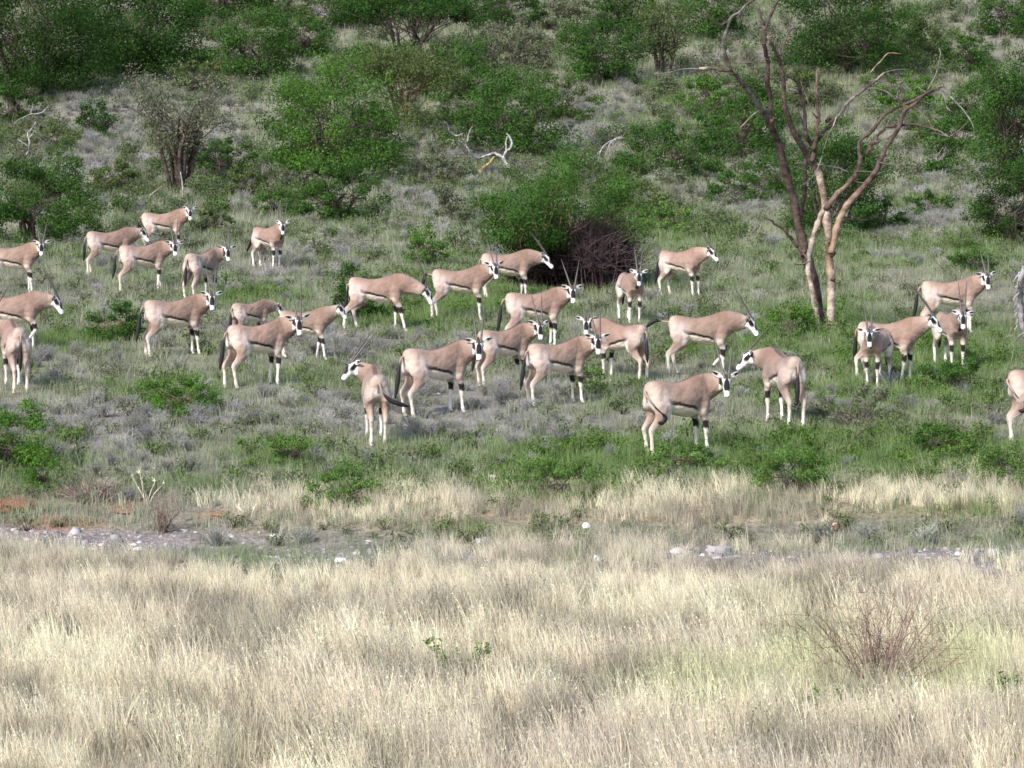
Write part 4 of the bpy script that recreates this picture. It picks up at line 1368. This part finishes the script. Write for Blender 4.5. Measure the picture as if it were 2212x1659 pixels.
def oryx(label, px, py, H, head=None, nyaw=None, npitch=40, hpitch=-58, legs=(0, 0, 0, 0), bend=None, tail='hang', size=1.0, horn=.76, splay=6.0, seed=0, vox=.021, neck=.42,
         group='oryx herd', ear=0.0, tone=1.0, sink=0.0, stout=1.0):
    """H: heading in the photo plane (0 = right, 90 = away); head: heading of the face in the same terms (None = along the body)"""
    r = np.random.default_rng(500 + seed)
    base = at(px, py)
    base.z -= sink
    size *= .965
    root = empty('oryx', base, R(H), size)
    tag(root, label, 'oryx', group)
    hy = 0.0 if head is None else ((head - H + 180) % 360) - 180
    ny = (hy * .5 if nyaw is None else nyaw)
    hyr, nyr = R(hy), R(ny)

    def gz(x, y):                        # ground under a foot, in the animal's own frame
        c, s = math.cos(R(H)), math.sin(R(H))
        X, Y = base.x + (x * c - y * s) * size, base.y + (x * s + y * c) * size
        return float((ground(X, Y) - base.z) / size) - sink

    parts = []
    # torso
    A = spline(TORSO, 40) * np.array([.91, 1, 1, .94])
    A[:, 1] += .018
    A[:, 2] -= .020
    g = stout * (1 + r.normal(0, .02))
    A[:, 2] *= .5 + .5 * stout
    TP = np.stack([A[:, 0], 0 * A[:, 0], A[:, 1]], 1)
    fw, sd, up = np.array([[1., 0, 0]]), np.array([[0, 1., 0]]), np.array([[0, 0, 1.]])
    parts.append(loft(TP, np.repeat(fw, 40, 0), np.repeat(sd, 40, 0), np.repeat(up, 40, 0), A[:, 3] * g, A[:, 2], 20))
    # neck
    nf, ns, nu = basis(nyr, R(npitch))
    P0 = np.array([.30, 0, .95])
    P1 = np.array([.44, 0, 1.00])
    poll = P1 + neck * nf
    hf, hs, hu = basis(hyr, R(hpitch))
    end = poll - hu * .03 + hf * .035
    NP = spline([P0, P1 + nf * .05, (P1 * .5 + end * .5) + np.array([0, 0, .015]) + .035 * np.array([1, 0, 0]), end], 18)
    NT = nrm(np.gradient(NP, axis=0))
    Sn = np.array([nrm(np.array([0, 1., 0]) * (1 - t) + nrm(ns + hs * .5) * t) for t in np.linspace(0, 1, 18)])
    Un = nrm(np.cross(NT, Sn))
    Sn = nrm(np.cross(Un, NT))
    t = np.linspace(0, 1, 18)
    parts.append(loft(NP, NT, Sn, Un, np.interp(t, [0, .3, .6, 1], [.155, .145, .115, .076]), np.interp(t, [0, .3, .6, 1], [.240, .235, .180, .102]), 16))
    # head
    HD = .86 * spline(np.array([(-.055, -.01, .055, .060), (-.02, .0, .082, .088), (.05, .0, .092, .105), (.11, -.004, .088, .105), (.18, -.010, .068, .090), (.25, -.014, .058, .072),
                          (.31, -.016, .056, .062), (.355, -.018, .058, .056), (.385, -.020, .050, .046), (.40, -.022, .030, .028)]), 24)
    HP = poll + HD[:, :1] * hf + HD[:, 1:2] * hu
    o24 = np.ones((24, 1))
    parts.append(loft(HP, o24 * hf, o24 * hs, o24 * hu, HD[:, 2], HD[:, 3], 16))
    # legs
    LEGS = []
    for q, (L, side) in enumerate(((FORE, 1), (FORE, -1), (HIND, 1), (HIND, -1))):   # four legs
        sw = legs[q] + r.normal(0, 3.2)
        foot = leg_pts(L, side, sw)[-1]
        P = leg_pts(L, side, sw, bend[1] if bend and bend[0] == q else None, gz(foot[0], foot[1]))
        W = np.hstack([P, L[:, 3:]])
        W = spline(W, 30)
        T_ = nrm(np.gradient(W[:, :3], axis=0))
        S_ = np.repeat([[0, 1., 0]], 30, 0)
        U_ = nrm(np.cross(T_, S_))
        parts.append(loft(W[:, :3], T_, S_, U_, W[:, 4], W[:, 3], 12))
        LEGS.append((P, L))
    mb = MB()
    for v, f in parts:
        mb.add(v, f, (0, 0, 0))
    me = mb.mesh('oryx_base')
    o = link('body', me, None, root)
    md = o.modifiers.new('r', 'REMESH')
    md.mode = 'VOXEL'
    md.voxel_size = vox / 1.0
    sm = o.modifiers.new('s', 'SMOOTH')
    sm.factor = .5
    sm.iterations = 4
    tone = tone * np.clip(1 + r.normal(0, .07), .86, 1.12) * (1 + r.normal(0, .015, 3))
    info = dict(o=o, poll=poll, hf=hf, hs=hs, hu=hu, NP=NP, NT=NT, Sn=Sn, Un=Un, LEGS=LEGS, tone=tone, r=r)
    # horns, ears, eyes, tail
    for sgn in (1, -1):
        b0 = poll + hf * .030 + hs * sgn * .032 + hu * .064
        dr = nrm(-hf * .985 + hu * .10 + hs * sgn * math.tan(R(splay)))
        tt = np.linspace(0, 1, 22)[:, None]
        HPn = b0 + dr * horn * tt - hu * .045 * tt ** 2 - dr * .03
        rad = np.interp(tt[:, 0], [0, .06, .6, 1], [.021, .0205, .0135, .0035])
        rad = rad * np.where((np.arange(22) % 2 == 0) & (np.arange(22) < 15), 1.10, .95)
        hm = MB()
        hc = np.array((.085, .070, .062)) * (1 - tt) + np.array((.045, .040, .038)) * tt
        hm.tube(HPn, rad, hc, 7)
        hm.build('horn', M_HORN, root, True)
        # ear
        e0 = poll + hf * .0 + hs * sgn * .062 + hu * .024
        ea = R(ear + r.normal(0, 9))
        ed = nrm(hs * sgn * math.cos(ea) - hf * (.30 + math.sin(ea)) + hu * .10)
        en = nrm(hf * .55 + hu * .45 - ed * ((hf * .55 + hu * .45) @ ed))   # the open side faces forward
        ew = np.cross(ed, en)
        m = 9
        te = np.linspace(0, 1, m)
        wd = np.interp(te, [0, .15, .45, .75, 1], [.018, .030, .042, .032, .004])
        th = np.interp(te, [0, .3, 1], [.016, .010, .003])
        EP = e0 + ed * (.18 * te)[:, None] - en * (.02 * te ** 2)[:, None]
        v, f = loft(EP, np.repeat([ed], m, 0), np.repeat([ew], m, 0), np.repeat([en], m, 0), wd, th, 12)
        rel = (v - e0)
        u_, w_, n_ = rel @ ed / .18, rel @ ew, rel @ en
        wmax = np.interp(u_, te, wd)
        edge = np.abs(w_) / (wmax + 1e-6)
        v = v - en * ((1 - edge ** 2) * wmax * .30 * (n_ > -.006 - .02 * u_ ** 2))[:, None]
        c = np.ones((len(v), 3)) * WHT
        c = mixv(c, band(u_, .38, .97, .06) * (edge < .72) * (n_ > -.02 * u_ ** 2), BLK * 2)
        c = mixv(c, sstep(.86, .95, u_), BLK * 2)
        c = mixv(c, (n_ < -.02 * u_ ** 2 - .002).astype(float) * .8, COAT)
        em = MB()
        em.add(v, f, c)
        em.build('ear', M_COAT, root, True)
        # eye
        bm = bmesh.new()
        bmesh.ops.create_icosphere(bm, subdivisions=2, radius=.017)
        ev = np.array([q.co[:] for q in bm.verts]) + poll + hf * .082 + hs * sgn * .066 + hu * .026
        ef = np.array([[q.index for q in p.verts] for p in bm.faces])
        bm.free()
        ym = MB()
        ym.add(ev, ef, (.012, .009, .008))
        ym.build('eye', M_EYE, root, True)
    dock = np.array([-.622, 0, 1.00])
    TL = {'hang': [(-.06, 0, -.02), (-.11, .0, -.18), (-.14, .0, -.42), (-.19, .0, -.70)],
          'close': [(-.05, 0, -.04), (-.07, .01, -.22), (-.08, .02, -.42), (-.10, .02, -.64)],
          'back': [(-.06, 0, -.01), (-.17, 0, -.20), (-.28, 0, -.40), (-.40, 0, -.56)],
          'flick': [(-.06, 0, .01), (-.16, 0, .02), (-.26, 0, .03), (-.36, 0, -.02), (-.44, 0, -.10)],
          'raise': [(-.05, 0, .0), (-.12, .0, .03), (-.18, .0, -.03), (-.21, 0, -.16), (-.24, 0, -.32)],
          'right': [(-.05, -.01, -.02), (-.09, -.06, -.16), (-.10, -.18, -.28), (-.10, -.33, -.34), (-.09, -.50, -.39)],
          'wrap': [(-.055, -.03, -.03), (-.04, -.12, -.13), (.04, -.17, -.25), (.15, -.185, -.34), (.20, -.19, -.42), (.15, -.19, -.49), (.07, -.19, -.48)]}[tail]
    TPn = spline([dock + np.array([.06, 0, -.01])] + [dock + np.array(q) for q in TL], 22)
    tt = np.linspace(0, 1, 22)
    rad = np.interp(tt, [0, .15, .42, .55, .75, .93, 1], [.026, .020, .015, .032, .044, .028, .005])
    tc = mixv(np.ones((22, 3)) * COAT, sstep(.34, .46, tt), BLK)
    tm = MB()
    tm.tube(TPn, rad, tc, 8)
    tm.build('tail', M_HAIR, root, True)
    return info


def paint(info):
    """markings of the coat and painted muscle shading, in the animal's own anatomical frames"""
    me, poll, hf, hs, hu = info['me'], info['poll'], info['hf'], info['hs'], info['hu']
    n = len(me.vertices)
    co = np.empty(n * 3, np.float32)
    me.vertices.foreach_get('co', co)
    v = co.reshape(-1, 3).astype(float)
    x, y, z = v.T
    ay = np.abs(y)
    c = np.ones((n, 3)) * COAT * info['tone']
    x = x / .93
    rel = (v - poll) / .86
    f, l, u = rel @ hf, rel @ hs, rel @ hu
    al = np.abs(l)
    # (coat: brown saddle, greyer haunch; muscle shading painted in along shoulder and haunch)
    is_head = (f > -.075) & (f < .45) & (al < .125) & (np.abs(u) < .14) & ~((f < .02) & (u < -.06))
    # nearest neck station
    d = np.linalg.norm(v[:, None] - info['NP'][None], axis=2)
    k = d.argmin(1)
    kd = d[np.arange(n), k]
    t = k / 17.0
    nl = np.einsum('ij,ij->i', v - info['NP'][k], info['Sn'][k])
    nu = np.einsum('ij,ij->i', v - info['NP'][k], info['Un'][k])
    is_neck = ~is_head & (kd < .26) & (t > .28) & (z > .72) & ((x > .5) | (t > .45))
    # legs: nearest
    leg_id = np.full(n, -1)
    best = np.full(n, 9.)
    lz = np.zeros(n)
    lx = np.zeros(n)
    for q, (P, L) in enumerate(info['LEGS']):
        W = spline(np.hstack([P, L[:, 2:3], L[:, 3:4]]), 44)
        dd = np.linalg.norm(v[:, None] - W[None, :, :3], axis=2)
        kk = dd.argmin(1)
        dm = dd[np.arange(n), kk] / (W[kk, 4] + .02)
        m = dm < best
        best[m] = dm[m]
        leg_id[m] = q
        lz[m] = W[kk[m], 3]
        lx[m] = v[m, 0] - W[kk[m], 0]
    torso_low = np.interp(x, TORSO[:, 0], TORSO[:, 1] - TORSO[:, 2])
    is_leg = ~is_head & ~is_neck & (lz < .60) & (best < 1.35) & ((z < torso_low + .02) | (lz < .5))
    fore = leg_id < 2
    body = ~is_head & ~is_leg & ~is_neck
    # torso: pale belly, black flank stripe, darker back, pale rump
    wob = (vnoise(x, y * .3, .13, 5) - .5) * .025
    line = np.interp(x, [-.5, -.38, -.28, -.1, .1, .25, .36], [.90, .865, .830, .785, .740, .69, .67]) + wob
    rng_x = sstep(-.44, -.36, x) * (1 - sstep(.26, .34, x))
    c = mixv(c, body * rng_x * (1 - sstep(-.012, .012, z - line + .018)), CREAM)
    c = mixv(c, body * rng_x * band(z - line, -.034 - .022 * sstep(-.1, -.35, x), .014, .006) * sstep(.05, .09, ay), BLK)
    top = np.interp(x, TORSO[:, 0], TORSO[:, 1] + TORSO[:, 2])
    c = mixv(c, body * sstep(-.26, 0.0, z - top) * .55, RUF)
    c = mixv(c, (body | is_neck) * sstep(-.05, .40, x) * (z > .8) * .30, RUF)
    c = mixv(c, body * band(x, -.62, -.30, .10) * band(z, .66, 1.0, .10) * .45, np.array((.50, .41, .38)))
    c = mixv(c, body * band(x + (z - .8) * .25, .19, .25, .05) * (z > .74) * .28, RUF)  # shade behind the shoulder, put into the coat colour
    c = mixv(c, body * band(x - (z - .8) * .35, -.27, -.20, .05) * (z > .78) * .20, RUF)  # likewise painted shade in the fold before the haunch
    c = mixv(c, body * sstep(-.030, -.008, z - top) * (ay < .035) * .75, DBR)
    c = mixv(c, body * (1 - sstep(-.66, -.50, x)) * .30, CREAM)
    inner = body * (1 - sstep(-.70, -.62, x)) * (1 - sstep(.82, .95, z)) * (1 - sstep(.10, .16, ay))
    c = mixv(c, inner * .85, WHT)
    c = mixv(c, body * (x < -.66) * (1 - sstep(.012, .028, ay)) * (z < .98) * .8, DBR)
    c = mixv(c, body * band(x, .22, .42, .05) * band(z, .60, .70, .03) * .55, CREAM)
    c = mixv(c, body * sstep(.54, .60, x) * (1 - sstep(.022, .038, ay)) * (z < .93), BLK * 1.5)
    # neck: throat line, mane line
    c = mixv(c, is_neck * (nu < 0) * (1 - sstep(.020, .036, np.abs(nl))), BLK * 1.5)
    c = mixv(c, is_neck * (nu > 0) * (1 - sstep(.012, .028, np.abs(nl))) * .7, DBR)
    c = mixv(c, is_neck * sstep(.5, .95, t) * .25, CREAM)
    c = mixv(c, is_neck * band(t, .90, .99, .03) * (nu < .05) * .9, BLK * 1.5)
    # legs
    fl = is_leg & fore
    c = mixv(c, fl * (1 - sstep(.50, .60, lz)) * .90, (WHT + CREAM) / 2)
    c = mixv(c, fl * band(lz + (lx * .4), .385, .52, .012), BLK * 1.3)
    c = mixv(c, fl * band(lz, .05, .12, .02) * (lx > .015) * .55, DBR)
    hl = is_leg & ~fore
    c = mixv(c, hl * (1 - sstep(.24, .54, lz)) * .85, CREAM)
    c = mixv(c, hl * sstep(.0, .03, lx) * (1 - sstep(.42, .62, lz)) * .6, WHT)
    c = mixv(c, (is_leg * (1 - sstep(.022, .034, lz))), BLK * 2.2)
    # head
    hc = np.ones((n, 3)) * WHT
    hc = mixv(hc, 1 - sstep(-.045, -.01, f + (u * .25)), COAT * .9)
    hc = mixv(hc, sstep(.055, .080, al + u * .15) * band(u, -.034 - .12 * f, .046, .006) * (1 - sstep(.22, .255, f)), BLK)
    hc = mixv(hc, band(f + u * .3, -.045, .004, .010) * (u < .045) * (al > .02), BLK * 1.3)
    nose_w = np.interp(f, [.06, .085, .12, .20, .26, .285], [.024, .024, .048, .056, .052, .034])
    hc = mixv(hc, (u > .015) * band(f, .055, .292, .008) * (1 - sstep(-.006, .006, al - nose_w)), BLK)
    hc = mixv(hc, (u > .02) * band(f, -.06, .070, .008) * (1 - sstep(.046, .056, al)), DBR)
    hc = mixv(hc, band(f, .372, .405, .008) * band(al, .010, .034, .006) * (u < .01) * .85, BLK * 2)
    hc = mixv(hc, band(f, .33, .42, .01) * (u < -.045) * (al < .03) * .6, DBR)
    c = np.where(is_head[:, None], hc, c)
    set_col(me, np.clip(c, .008, .9))


INFOS = [oryx(**k) for k in HERD]
bpy.context.view_layer.update()
dg = bpy.context.evaluated_depsgraph_get()
for inf in INFOS:
    inf['new'] = bpy.data.meshes.new_from_object(inf['o'].evaluated_get(dg))
for inf in INFOS:
    o, me = inf['o'], inf['new']
    o.modifiers.clear()
    old = o.data
    # finer mesh on the head, where the markings are small
    bm = bmesh.new()
    bm.from_mesh(me)
    pl, hf, hs, hu = (Vector(inf[q]) for q in ('poll', 'hf', 'hs', 'hu'))
    sel = set()
    for v in bm.verts:
        d = v.co - pl
        if -.10 < d.dot(hf) < .46 and abs(d.dot(hs)) < .13 and abs(d.dot(hu)) < .15:
            sel.add(v)
    ed = [e for e in bm.edges if e.verts[0] in sel and e.verts[1] in sel]
    bmesh.ops.subdivide_edges(bm, edges=ed, cuts=1, use_grid_fill=True)
    bm.to_mesh(me)
    bm.free()
    me.name = 'body'
    o.data = me
    bpy.data.meshes.remove(old)
    me.polygons.foreach_set('use_smooth', np.ones(len(me.polygons), bool))
    me.materials.clear()
    me.materials.append(M_COAT)
    inf['me'] = me
    paint(inf)
